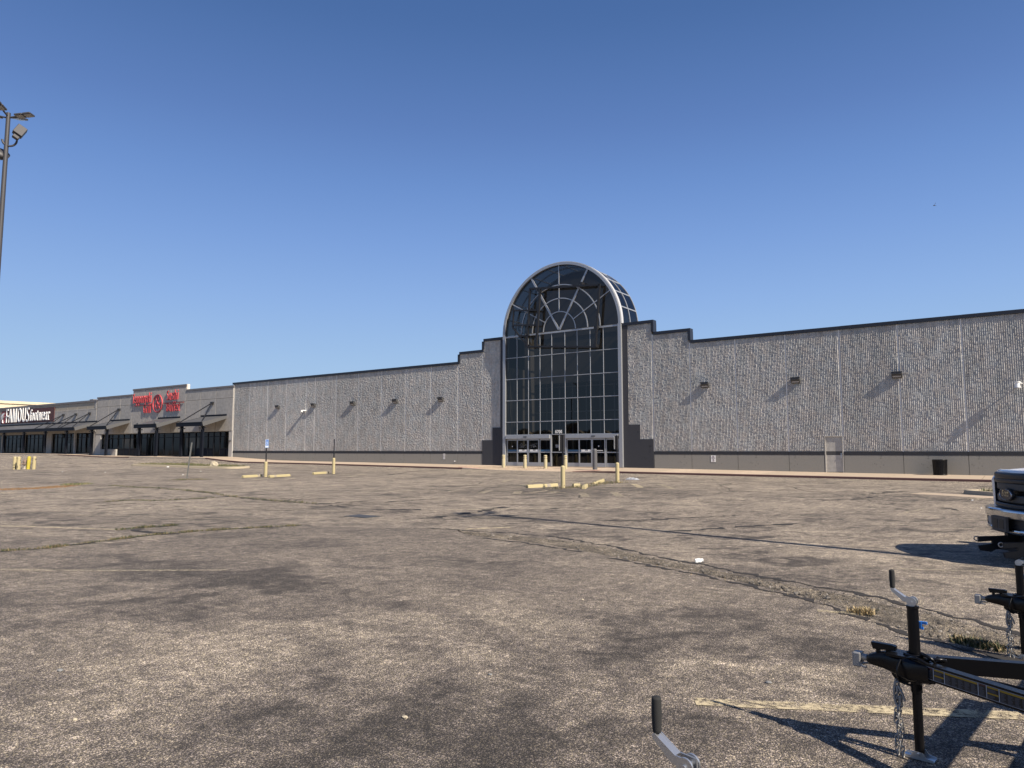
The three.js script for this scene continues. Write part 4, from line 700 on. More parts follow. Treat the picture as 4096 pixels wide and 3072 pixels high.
function canopy(b, x0, x1, foot, posts, ties, opt = {}) {
  const zb = SZ + 0.0, zf = -41.65, yb = 5.28, yf = 4.5;
  const side = s => { const sh = new THREE.Shape([[0, yb - 0.32], [0, yb], [zf - zb, yf], [zf - zb - 0.12, yf - 0.42]].map(p => new THREE.Vector2(...p))); return new THREE.ExtrudeGeometry(sh, { depth: 0.05, bevelEnabled: false }).rotateY(-Math.PI / 2).translate(s, 0, zb); };
  const roof = MW('canopy', [beam(V((x0 + x1) / 2, yb - 0.05, zb + 0.02), V((x0 + x1) / 2, yf - 0.05, zf - 0.03), x1 - x0 - 0.12, 0.06)], mats.canopy, b);
  MW('back_flashing', span(x0, x1, yb - 0.02, yb + 0.16, zb + 0.002, zb + 0.05), mats.fascia, roof);
  MW('front_fascia', beam(V((x0 + x1) / 2, yf - 0.2, zf - 0.03), V((x0 + x1) / 2, yf - 0.2, zf + 0.06), x1 - x0, 0.42).rotateX(0), mats.fascia, roof);
  MW('front_lip', span(x0 - 0.01, x1 + 0.01, yf - 0.005, yf + 0.03, zf - 0.06, zf + 0.09), mats.canopy, roof);
  MW('side_fascia', side(x0 + 0.05), mats.canopy, roof); MW('side_fascia', side(x1), mats.canopy, roof);
  for (const xx of posts) {
    const z = -42.05; const p = MW('post', [span(xx - 0.2, xx - 0.06, foot, 4.25, z - 0.09, z + 0.09), span(xx + 0.06, xx + 0.2, foot, 4.25, z - 0.09, z + 0.09), span(xx - 0.06, xx + 0.06, foot, 4.25, z - 0.05, z + 0.05)], mats.fascia, roof);
    MW('knee_plate', [beam(V(xx, 3.7, z), V(xx, 4.3, z + 0.25), 0.12, 0.14), span(xx - 0.14, xx + 0.14, 4.2, 4.5, z - 0.15, z + 0.32)], mats.canopy, p);
    MW('post_lamp', [span(xx - 0.62, xx - 0.2, 3.86, 3.96, z - 0.06, z + 0.06), span(xx + 0.2, xx + 0.62, 3.86, 3.96, z - 0.06, z + 0.06)], mats.steelBlack, p);
    if (opt.bracket) MW('gable_bracket', extrude([[-0.3, 0], [0.3, 0], [0, 0.22]], 0.5, 0).translate(xx, yf + 0.02, zf - 0.6), mats.canopy, p);
  }
  for (const [tx, ty, ends] of ties) {
    const pl = MW('tie_plate', span(tx - 0.35, tx + 0.1, ty - 0.12, ty + 0.14, zb, zb + 0.2), mats.steelBlack, roof);
    for (const ex of ends) MW('tie_rod', bar(V(tx - 0.1, ty, zb + 0.16), V(ex, yf + 0.02, zf - 0.15), 0.055), mats.steelBlack, pl);
  }
  return roof;
}
const J = [-71.3, -74.35, -77.3, -80.4, -83.4, -86.4, -89.35, -92.35, -95.35];
const resto = thing('restaurant_building', 'grey panelled restaurant building with red sign and dark awnings', 'building', [-83.3, 0.88, SZ]);
{
  panelWall(resto, -77.3, -68.12, 3.62, 8.3, J, [7.17], mats.shopWall);
  panelWall(resto, -89.35, -77.3, 3.62, 8.92, J, [7.17], mats.shopWall);
  panelWall(resto, -98.55, -89.35, 3.62, 8.3, J, [7.17], mats.shopWall);
  MW('wall_core', [span(-98.6, -68.07, 3.6, 8.3, SZ - 0.6, SZ - 0.075), span(-89.4, -77.25, 8.3, 8.92, SZ - 0.3, SZ - 0.075), span(-68.72, -68.07, 0.4, 3.6, SZ - 0.6, SZ - 0.02), span(-98.6, -97.2, 0.4, 3.6, SZ - 0.6, SZ - 0.02)], mats.shopJoint, resto, { s: 2 });
  [[-77.25, -68.05, 8.3], [-89.4, -77.25, 8.92], [-98.62, -89.4, 8.3]].forEach(([a, b, y]) => MW('parapet_cap', span(a, b, y, y + 0.2, SZ - 0.35, SZ + 0.06), mats.shopCap, resto));
  MW('parapet_end', [span(-77.25, -77.2, 8.5, 9.12, SZ - 0.34, SZ - 0.02)], std([0.62, 0.56, 0.47], 0.9), resto);
  MW('roof', [span(-98.6, -68.5, 7.4, 7.6, -75, SZ - 0.6), span(-98.6, -98.4, 0.4, 7.5, -75, SZ - 0.6), span(-98.6, -68.5, 0.4, 7.5, -75.2, -75)], mats.backing, resto);
  shopFront(resto, -97.2, -93.1, 1.7, 3.62, [-95.9, -94.6], 3.05, null);
  MW('low_wall', span(-97.2, -93.12, 0.4, 1.69, SZ - 0.4, SZ - 0.03), mats.shopWall, resto, { s: 2 });
  shopFront(resto, -93.0, -68.75, 0.9, 3.62, [-91.6, -90.1, -89.2, -87.4, -86.0, -84.7, -83.4, -82.1, -80.2, -78.3, -76.9, -75.4, -74.2, -73.0, -71.9, -70.7, -69.7], 3.05, i => [0, 1, 2, 3, 12, 13, 14, 16, 17].includes(i));
  // inside
  MW('interior_back_wall', span(-98, -68.8, 0.85, 3.7, -50.2, -50), mats.inside, resto); MW('interior_ceiling', span(-98, -68.8, 3.66, 3.8, -50, SZ - 0.62), mats.inside, resto); MW('interior_floor', span(-98, -68.8, 0.7, 0.88, -50, SZ - 0.1), mats.insideFloor, resto);
  for (const [a, c] of [[-93, -90.2], [-78.3, -75.4]]) MW('window_blind', span(a + 0.1, c - 0.1, 1.8, 3.0, SZ - 0.75, SZ - 0.72), mats.shopTan, resto);
  for (const x of [-95, -88, -85.5, -81, -79, -73.5, -70.3]) MW('interior_counter', span(x - 0.5, x + 0.5, 0.88, 1.5 + 0.6 * R(), -47.6, -46.9), R() < 0.5 ? mats.inside : mats.inside, resto);
  canopy(resto, -74.13, -69.2, 0.86, [-73.75, -69.75], [[-71.8, 6.71, [-73.9, -69.6]]]);
  canopy(resto, -83.16, -78.36, 0.88, [-82.7, -78.9], [], { bracket: true });
  canopy(resto, -94.69, -89.86, 0.92, [-94.3, -90.4], [[-92.47, 6.69, [-94.4, -90.2]]]);
  MW('door_light', span(-68.6, -68.3, 2.5, 2.6, SZ, SZ + 0.15), mats.steelBlack, resto);
}
// red channel letters, shaded fronts and sunlit sides painted in
{
  const t = thing('restaurant_sign', 'red raised restaurant lettering with round ampersand on grey wall', 'sign', [-83.3, 7.0, SZ + 0.02]);
  const Z = SZ + 0.05, D = 0.1;
  const put = (s, x0, x1, y0, h, sl = 0.05) => { for (const [ch, g] of letters(s, sansR, x0, x1, y0, h, D, Z, { slant: sl, squeeze: 0.76 })) MW('letter', g, [mats.red, mats.redLitSide], t); };
  put('Teppanyaki', -89.2, -84.75, 7.32, 0.82); put('Grill', -86.55, -84.7, 6.06, 0.76); put('Sushi', -81.35, -78.75, 7.42, 0.8); put('Buffet', -81.35, -78.35, 6.08, 0.76);
  MW('underline', [span(-88.9, -84.7, 6.98, 7.06, Z, Z + D)], mats.red, t); MW('underline', [span(-82.1, -77.65, 7.02, 7.1, Z, Z + D)], mats.red, t);
  const s = new THREE.Shape(); s.absarc(0, 0, 1.08, 0, Math.PI * 2, false); const h = new THREE.Path(); h.absarc(0, 0, 0.99, 0, Math.PI * 2, true); s.holes.push(h);
  MW('ring', extrude(s, D + 0.02, 0, 1, 32).translate(-83.3, 7.1, Z), [mats.red, mats.redLitSide], t);
  for (const [ch, g] of letters('&', sansR, -83.95, -82.65, 6.5, 1.15, D, Z)) MW('letter', g, [mats.red, mats.redLitSide], t);
}
const shoe = thing('shoe_shop_building', 'low grey shop building with long dark awning and maroon sign board', 'building', [-117, 1.15, SZ]);
{
  const z0 = SZ - 0.12;
  const JF = [-101.27, -104.22, -107.17, -110.25, -113.2, -116.15, -119.1, -122.05, -125, -128, -131, -134];
  panelWall(shoe, -136, -98.66, 3.95, 7.03, JF, [6.9], mats.shopWall);
  panelWall(shoe, -99.27, -98.66, 7.03, 7.95, [], [], mats.shopWall);
  const X = [-99.27, ...JF.filter(j => j < -99.3), -136]; for (let i = 0; i < X.length - 1; i++) MW('inset_panel', span(X[i + 1] + 0.04, X[i] - 0.04, 7.08, 7.9, SZ - 0.07, SZ - 0.035), mats.shopTan, shoe, { s: 2 });
  MW('inset_rim', [span(-136, -99.27, 7.03, 7.08, SZ - 0.07, SZ), span(-99.29, -99.24, 7.08, 7.92, SZ - 0.07, SZ - 0.01)], mats.shopJoint, shoe);
  MW('wall_core', [span(-136, -98.64, 3.9, 7.96, SZ - 0.6, SZ - 0.072)], mats.shopJoint, shoe);
  MW('parapet_cap', span(-136.1, -98.64, 7.95, 8.2, SZ - 0.7, SZ + 0.06), mats.shopCap, shoe);
  MW('roof', [span(-136, -98.7, 7.0, 7.2, -75, SZ - 0.6), span(-136.1, -135.9, 0.9, 7.2, -75, SZ - 0.6), span(-136, -98.7, 0.9, 7.2, -75.2, -75)], mats.backing, shoe);
  const piers = [[-99.2, -98.64], [-104.9, -104.4], [-113.75, -111.75], [-121.4, -120.9], [-129.5, -128.9]];
  piers.forEach(([a, b]) => MW('pier', span(a, b, 0.9, 3.93, SZ - 0.5, SZ - 0.04), mats.shopWall, shoe, { s: 2 }));
  const mk = (a, b, n) => { const bays = []; for (let i = 1; i < n; i++) bays.push(lerp(a, b, i / n)); shopFront(shoe, a, b, 1.17, 3.9, bays, 3.3, null); };
  mk(-104.4, -99.2, 4); mk(-111.75, -104.9, 5); mk(-120.9, -113.75, 5); mk(-128.9, -121.4, 5); mk(-136, -129.5, 4);
  MW('interior_back_wall', span(-136, -98.8, 1.0, 3.9, -51.2, -51), mats.inside, shoe); MW('interior_ceiling', span(-136, -98.8, 3.92, 4.0, -51, SZ - 0.62), mats.inside, shoe); MW('interior_floor', span(-136, -98.8, 1.0, 1.15, -51, SZ - 0.1), mats.insideFloor, shoe);
  for (let k = 0; k < 16; k++) { const x = -134 + k * 2.2; MW('display_rack', span(x - 0.5, x + 0.4, 1.15, 1.6 + 1.1 * R(), -47.5 - R(), -47), [mats.inside, mats.inside, mats.white, mats.inside][k % 4], shoe); }
  canopy(shoe, -134.5, -98.25, 1.12, [-101.2, -107.6, -114.5, -121.5, -129], [[-100.3, 6.45, [-102.6, -99.2]], [-104.24, 6.43, [-106.8, -103.4]], [-108.02, 6.45, [-110.6, -107.2]]]);
  MW('roof_unit', [span(-102.6, -101.6, 8.2, 8.45, SZ - 1.5, SZ - 0.8)], mats.shopCap, shoe);
}
{
  const t = thing('shoe_shop_sign', 'maroon sign board with white FAMOUS footwear lettering', 'sign', [-120.4, 6.6, SZ + 0.01]);
  const Z = SZ + 0.09; MW('board', span(-129.8, -111.1, 5.63, 7.68, SZ + 0.012, SZ + 0.085), mats.maroon, t);
  for (const [ch, g] of letters('FAMOUS', sansR, -127.9, -119.15, 5.82, 1.5, 0.09, Z, { squeeze: 0.9 })) MW('letter', g, mats.white, t);
  for (const [ch, g] of letters('footwear', serif, -119.0, -112.3, 5.9, 1.12, 0.09, Z, { squeeze: 0.92 })) MW('letter', g, mats.white, t);
  MW('logo_field', span(-129.6, -128.05, 5.75, 7.4, Z, Z + 0.03), std([0.32, 0.03, 0.04], 0.5), t);
  const leaf = (pts) => { const s = new THREE.Shape(); s.moveTo(...pts[0]); s.quadraticCurveTo(...pts[1], ...pts[2]); s.quadraticCurveTo(...pts[3], ...pts[0]); return extrude(s, 0.12, 0, 1, 10).translate(-129.5, 5.75, Z + 0.03); };
  MW('logo_mark', leaf([[1.3, 1.6], [0.0, 1.55], [0.1, 0.85], [0.7, 1.0]]), mats.white, t); MW('logo_mark', leaf([[1.35, 1.05], [0.5, 0.95], [0.15, 0.7], [0.2, 0.35]]), mats.white, t); MW('logo_mark', leaf([[1.25, 1.0], [0.3, 0.9], [0.75, 0.05], [0.2, 0.5]]), mats.white, t);
}
// tall cream building beyond
{
  const t = thing('cream_building', 'sunlit cream coloured building rising behind the shoe shop roof', 'building', [-172, 1, -62]);
  MW('wall', span(-192, -170, 0.6, 11.6, -110, -40), mats.creamWall, t, { s: 4 }); MW('cornice', span(-192.3, -169.75, 11.2, 11.75, -110.3, -39.7), mats.creamWall, t, { s: 4 });
  for (let k = 0; k < 8; k++) MW('recessed_panel', span(-170.02, -169.95, 7, 10.4, -44 - k * 8 - 6.6, -44 - k * 8), std([0.66, 0.57, 0.42], 0.9), t);
}

// ================================================================ POSTS, BOLLARDS, STOPS
function signPost(pxx, pyTop, pyBoll, pyBase, label, blue) {
  const p = onLot(pxx, pyBase), dist = Math.hypot(p.x, p.z), hAt = py => { const d = rayOf(pxx, py), t = Math.hypot(p.x, p.z) / Math.hypot(d.x, d.z); return EYE + d.y * t - p.y; };
  const hb = hAt(pyBoll), ht = hAt(pyTop), r = 0.088;
  const t = thing('bollard', label, 'bollard', p.toArray(), 'yellow pipe bollards with sign posts');
  M('sleeve', lathe([[0.001, hb + 0.05], [r * 0.55, hb + 0.03], [r * 0.95, hb], [r, hb - 0.03], [r, -0.05]], 24), mats.yellow, t, { s: 0.7 });
  M('sign_post', box(0.05, ht - hb, 0.05, 0, (ht + hb) / 2 - 0.02 + 0.02, 0), mats.steelBlack, t);
  M('scuff', [0, 1, 2].map(k => new THREE.CylinderGeometry(r + 0.003, r + 0.003, 0.02 + 0.02 * k, 6, 1, true, 1 + k * 1.4, 0.5).translate(0, 0.1 + 0.07 * k, 0)), mats.chipped, t);
  return [t, ht];
}
{
  const [t, h] = signPost(1062, 1757, 1849, 1908, 'yellow bollard carrying a black post with blue accessible parking sign', true);
  const c = document.createElement('canvas'); c.width = 128; c.height = 256; const g = c.getContext('2d'); g.fillStyle = '#1c62b0'; g.fillRect(0, 0, 128, 256); g.strokeStyle = '#e8eef5'; g.lineWidth = 5; g.strokeRect(6, 6, 116, 244);
  g.fillStyle = '#e8eef5'; g.beginPath(); g.arc(56, 42, 13, 0, 7); g.fill(); g.lineWidth = 12; g.beginPath(); g.moveTo(56, 58); g.lineTo(60, 108); g.lineTo(88, 108); g.lineTo(100, 146); g.stroke(); g.beginPath(); g.moveTo(58, 80); g.lineTo(84, 80); g.stroke(); g.lineWidth = 9; g.beginPath(); g.arc(60, 126, 34, 0.5, 4.1); g.stroke();
  g.fillRect(12, 190, 104, 50); g.fillStyle = '#1c62b0'; g.font = 'bold 22px sans-serif'; g.textAlign = 'center'; g.fillText('PARKING', 64, 222);
  const tex = new THREE.CanvasTexture(c); tex.colorSpace = THREE.SRGBColorSpace;
  const pl = M('accessible_sign', box(0.3, 0.46, 0.006, 0, 0, 0), std([0.7, 0.7, 0.7], 0.5), t); pl.position.set(0.035, h - 0.24, 0); pl.rotation.y = 1.9;
  const face = M('sign_face', new THREE.PlaneGeometry(0.29, 0.45).translate(0, 0, 0.006), std([0.85, 0.85, 0.85], 0.45, { map: tex }), pl, { keepUV: true });
}
signPost(1334, 1756, 1834, 1895, 'yellow bollard with bare black post between the accessible sign and entrance');
{ const [t, h] = signPost(2252, 1739, 1866, 1952, 'yellow bollard with black sign post among the broken wheel stops'); M('sign_back', box(0.012, 0.62, 0.34, -0.035, h - 0.33, 0), mats.steelBlack, t).rotation.y = -0.15; M('sign_edge', box(0.014, 0.6, 0.008, -0.034, h - 0.33, 0.176), mats.white, t).rotation.y = -0.15; }
{ const [t, h] = signPost(2470, 1741, 1853, 1931, 'yellow bollard with black sign post beside the plastic wrap'); M('sign_back', box(0.012, 0.62, 0.34, -0.035, h - 0.33, 0), mats.steelBlack, t).rotation.y = -0.1; M('sign_edge', box(0.014, 0.6, 0.008, -0.034, h - 0.33, 0.176), mats.white, t).rotation.y = -0.1; }
// leaning grey post
{
  const p = onLot(746, 1918), t = thing('leaning_post', 'bare grey steel post leaning in the weeds without a sign', 'post', p.toArray());
  const d = cR.clone().multiplyScalar(0.2); M('channel', [beam(V(0, -0.1, 0), V(d.x, 1.86, d.z), 0.07, 0.035)], mats.postGrey, t); M('flange', [beam(V(0.02, -0.1, 0.03), V(d.x + 0.02, 1.86, d.z + 0.03), 0.1, 0.008)], mats.postGrey, t);
}
// door bollards, cream, with grooved heads
[[2014, 1867, 'cream grooved bollard at the left end of the entrance doors'], [2100, 1869, 'cream grooved bollard before the centre of the exit doors'], [2182, 1870, 'cream grooved bollard before the right end of the exit doors'], [2262, 1872, 'cream grooved bollard before the left end of the entry doors']].forEach(([a, b, l]) => {
  const X = onWall(a, b, -42.4).x, z = -42.4, yy = lerp(wallFoot(X), lotFront(X), 0.45) - 0.01, r = 0.125;
  const t = thing('door_bollard', l, 'bollard', [X, yy, z], 'cream bollards at the doors');
  M('shaft', lathe([[r, 0], [r, 0.66], [r - 0.03, 0.68], [r - 0.03, 0.71], [r, 0.73], [r, 0.79], [r - 0.03, 0.81], [r - 0.03, 0.84], [r, 0.86], [r, 0.9], [r - 0.03, 0.94], [0.001, 0.96]], 28), mats.cream, t, { s: 0.7 });
  M('scuff', new THREE.CylinderGeometry(r + 0.002, r + 0.002, 0.12, 6, 1, true, 3, 0.7).translate(0, 0.45, 0), mats.trimGrey, t);
});
{ const X = onWall(2380, 1875, -42.0).x, t = thing('grey_bollard', 'tall dark grey domed plastic bollard in front of the entry doors', 'bollard', [X, lerp(wallFoot(X), lotFront(X), 0.5), -42.0]); M('sleeve', lathe([[0.155, 0], [0.155, 1.26], [0.145, 1.33], [0.11, 1.385], [0.05, 1.41], [0.001, 1.415]], 28), mats.greyPlastic, t); }
// wheel stops
function wheelStop(a, b, label, brokenAt, tilt = 0) {
  const A = onLot(...a), B = onLot(...b), mid = A.clone().lerp(B, 0.5), L = Math.min(1.85, A.distanceTo(B)), ang = Math.atan2(-(B.z - A.z), B.x - A.x);
  const t = thing('wheel_stop', label, 'wheel stop', mid.toArray(), 'yellow wheel stops'); t.rotation.set(0, ang, tilt);
  const prof = [[-0.08, 0], [0.08, 0], [0.065, 0.1], [0.04, 0.13], [-0.04, 0.13], [-0.065, 0.1]];
  const piece = (x0, x1, m) => { const g = extrude(prof, x1 - x0 - 0.03, 0.015, 2).rotateY(Math.PI / 2).translate(x0 + 0.015, 0, 0); const p = g.attributes.position; for (let i = 0; i < p.count; i++) { const f = 0.006 * N3(p.getX(i) * 5, p.getY(i) * 12, p.getZ(i) * 12); p.setXYZ(i, p.getX(i) + f, p.getY(i) + f, p.getZ(i) + f); } M('concrete_block', g, m, t, { s: 0.9 }); };
  if (brokenAt) { piece(-L / 2, -L / 2 + L * brokenAt[0], mats.yellow); piece(-L / 2 + L * brokenAt[0], -L / 2 + L * brokenAt[1], mats.curbGrey); piece(-L / 2 + L * brokenAt[1], L / 2, mats.yellow); } else piece(-L / 2, L / 2, mats.yellow);
  M('pin', [cyl(0.018, 0.018, 0.02, -L * 0.32, 0.125, 0, 8), cyl(0.018, 0.018, 0.02, L * 0.32, 0.125, 0, 8)], mats.chipped, t);
}
wheelStop([970, 1912], [1045, 1906], 'yellow wheel stop left of the accessible sign bollard', [0.76, 0.86]);
wheelStop([1067, 1912], [1167, 1904], 'chipped yellow wheel stop right of the accessible sign bollard', [0.2, 0.3]);
wheelStop([1240, 1900], [1325, 1892], 'yellow wheel stop ending at the bare bollard post', [0.8, 0.9]);
wheelStop([2095, 1953], [2240, 1945], 'long yellow wheel stop with grey break left of the bollard', [0.62, 0.74]);
wheelStop([2292, 1947], [2318, 1946], 'short yellow broken wheel stop fragment in the weeds');
wheelStop([2330, 1960], [2349, 1944], 'broken yellow wheel stop seen end on in front of weeds');
wheelStop([2368, 1938], [2420, 1929], 'tilted yellow wheel stop between the two entrance bollards', null, 0.05);
// hydrant and its guard posts
[[59, 1854, 'chipped yellow guard post farthest from the hydrant', 1, 0], [75, 1855.5, 'chipped yellow guard post with dark patches next to the hydrant', 1, 0.02], [114, 1854, 'bright yellow leaning guard post touching the hydrant side', 0, -0.07], [136, 1854.5, 'heavily chipped yellow guard post on the sign side of the hydrant', 2, -0.04]].forEach(([a, b, l, chips, lean], i) => {
  const p = onLot(a, b), t = thing('guard_post', l, 'bollard', p.toArray(), 'yellow guard posts round the hydrant'); t.rotation.set(0, 0, lean);
  M('pipe', lathe([[0.12, -0.05], [0.12, 0.86], [0.1, 0.91], [0.05, 0.935], [0.001, 0.94]], 20), i === 2 ? mats.yellowHi : mats.yellow, t, { s: 0.7 });
  if (chips) { const r = rng(50 + i), gs = []; for (let k = 0; k < 4 + chips * 4; k++) gs.push(new THREE.CylinderGeometry(0.122, 0.122, 0.03 + r() * 0.1, 5, 1, true, r() * 6.28, 0.3 + r() * 0.5).translate(0, 0.08 + r() * 0.75, 0)); M('paint_chip', gs, mats.chipped, t); }
});
{
  const p = onLot(101, 1854), t = thing('fire_hydrant', 'weathered pale fire hydrant between yellow guard posts', 'fire hydrant', p.toArray());
  const hm = std([0.5, 0.45, 0.38], 0.8, { map: stainMap }), hr = std([0.2, 0.14, 0.11], 0.85);
  M('barrel', lathe([[0.16, 0], [0.16, 0.05], [0.1, 0.07], [0.1, 0.42], [0.13, 0.46], [0.13, 0.5], [0.001, 0.5]], 20), hm, t); M('bonnet', lathe([[0.16, 0.5], [0.16, 0.55], [0.14, 0.62], [0.09, 0.68], [0.03, 0.7], [0.03, 0.76], [0.001, 0.76]], 20), hr, t);
  for (const a of [0.4, 2.0, 3.6]) { const d = V(Math.cos(a), 0, Math.sin(a)); M('nozzle', bar(d.clone().multiplyScalar(0.08).setY(0.4), d.clone().multiplyScalar(0.21).setY(0.4), 0.065, 12), hr, t); }
}
// planted islands
function island(name, label, pts, grassLabel, seed, grassCount, kerb) {
  const ctr = pts.reduce((a, p) => a.add(V(p[0], 0, p[1])), V(0, 0, 0)).divideScalar(pts.length); const t = thing(name, label, 'kerb island', [ctr.x, lot(ctr.x, ctr.z), ctr.z]); t.userData.kind = 'structure';
  const curve = new THREE.CatmullRomCurve3(pts.map(p => V(p[0], 0, p[1])), true, 'catmullrom', 0.2), n = 90, prof = [[0.09, -0.1], [0.08, 0.1], [0.05, 0.14], [-0.05, 0.145], [-0.08, 0.12], [-0.08, -0.1]];
  const per = 15; for (let s = 0; s < n; s += per) { const pos = [], idx = []; for (let i = 0; i <= per; i++) { const u = ((s + i * 0.995 + 0.03) / n) % 1, p = curve.getPointAt(u), d = curve.getTangentAt(u), nn = V(-d.z, 0, d.x); prof.forEach(([a, h]) => { const q = p.clone().addScaledVector(nn, a); pos.push(q.x, lot(q.x, q.z) + h, q.z); }); if (i) for (let k = 0; k < 6; k++) { const m = (k + 1) % 6, a = (i - 1) * 6; idx.push(a + k, a + m, a + 6 + k, a + m, a + 6 + m, a + 6 + k); } } const g = new THREE.BufferGeometry(); g.setAttribute('position', new THREE.Float32BufferAttribute(pos, 3)); g.setIndex(idx); g.computeVertexNormals(); MW('kerb_stone', toCreasedNormals(g, 0.6), kerb, t, { s: 2 }); }
  const sh = new THREE.Shape(curve.getSpacedPoints(60).map(p => new THREE.Vector2(p.x, -p.z))); const g = new THREE.ShapeGeometry(sh).rotateX(-Math.PI / 2), q = g.attributes.position; for (let i = 0; i < q.count; i++) q.setY(i, lot(q.getX(i), q.getZ(i)) + 0.09); g.computeVertexNormals(); MW('soil', g, mats.soil, t, { s: 2 });
  // grass
  const r = rng(seed), pos = [], col = [], box3 = new THREE.Box3().setFromPoints(pts.map(p => V(p[0], 0, p[1]))), poly = curve.getSpacedPoints(60);
  const inside = (x, z) => { let c = false; for (let i = 0, j = poly.length - 1; i < poly.length; j = i++) if ((poly[i].z > z) !== (poly[j].z > z) && x < (poly[j].x - poly[i].x) * (z - poly[i].z) / (poly[j].z - poly[i].z) + poly[i].x) c = !c; return c; };
  for (let k = 0; k < grassCount; k++) { const x = lerp(box3.min.x, box3.max.x, r()), z = lerp(box3.min.z, box3.max.z, r()); if (!inside(x, z) || N2(x * 0.8, z * 0.8) < -0.35 + r() * 0.3) continue; const y = lot(x, z) + 0.09, h = 0.05 + 0.12 * r(), a = r() * 6.28, w = 0.012, l = h * 0.6 * r(); pos.push(x - Math.sin(a) * w, y, z + Math.cos(a) * w, x + Math.sin(a) * w, y, z - Math.cos(a) * w, x + Math.cos(a) * l, y + h, z + Math.sin(a) * l); const d = r() < 0.35, v = 0.8 + 0.5 * r(), c = d ? [0.19 * v, 0.16 * v, 0.08 * v] : [0.06 * v, 0.075 * v, 0.03 * v]; for (let q = 0; q < 3; q++) col.push(...c); }
  const gg = new THREE.BufferGeometry(); gg.setAttribute('position', new THREE.Float32BufferAttribute(pos, 3)); gg.setAttribute('color', new THREE.Float32BufferAttribute(col, 3)); gg.setAttribute('uv', new THREE.Float32BufferAttribute(new Float32Array(pos.length / 3 * 2), 2)); gg.computeVertexNormals(); const m = new THREE.Mesh(gg, mats.grass); m.name = numbered('island_grass'); scene.add(m); tag(m, grassLabel, 'grass', null, 'stuff');
}
island('planted_island', 'low kerbed island with thin grass before the restaurant', [[-59.3, -29.7], [-55, -29.75], [-50, -29.9], [-46.6, -30.0], [-45.9, -30.6], [-46.6, -31.9], [-50, -33.0], [-55, -33.2], [-59.5, -33.0], [-60.4, -31.3]], 'thin dry grass in the kerbed island before the restaurant', 61, 9000, mats.curbTan);
island('planted_island', 'kerbed concrete island end with grass behind the parked truck', [[-1.55, -29.2], [-0.6, -28.5], [1, -28.35], [4, -28.35], [7, -28.6], [7.4, -29.6], [7, -30.6], [4, -30.9], [0.5, -30.8], [-1.1, -30.3]], 'grass in the island behind the parked truck', 62, 5000, mats.curbTan);
{ const g = ribbon([V(-3.0, 0, -28.6), V(-1, 0, -27.9), V(3, 0, -27.7), V(7, 0, -27.8)], 1.1, 0.0048, 0.02, 0.3); const m = M('concrete_apron', g, mats.walk2, lotMesh, { keepUV: true }); m.userData.kind = 'structure'; }
{ // limestone boulder on the island
  const p = onLot(857, 1871), t = thing('boulder', 'pale limestone boulder sitting on the kerbed island', 'boulder', [p.x, lot(p.x, p.z) + 0.06, p.z]);
  const g = new THREE.IcosahedronGeometry(0.33, 4), q = g.attributes.position; for (let i = 0; i < q.count; i++) { const v = V(q.getX(i) * 1.5, q.getY(i) * 1.5, q.getZ(i) * 1.5), f = 1 + 0.28 * N3(v.x * 2.2, v.y * 2.2, v.z * 2.2) + 0.1 * N3(v.x * 6, v.y * 6, v.z * 6); q.setXYZ(i, v.x * f * 0.64, Math.max(-0.1, v.y * f * 0.6), v.z * f * 0.55); } g.translate(0, 0.1, 0); const w = mergeVertices(g.deleteAttribute('uv').deleteAttribute('normal')); w.computeVertexNormals(); M('rock', toCreasedNormals(w, 0.35), mats.rock, t);
}
// a second small utility cover on the lot
{ const p = onLot(1450, 2066), m = M('drain_grate', [box(0.75, 0.012, 0.5, 0, 0.002, 0)], mats.trimGrey); m.position.copy(p); m.position.y += 0.004; tag(m, 'dark steel drain grate set in the pale patch of asphalt', 'drain'); }

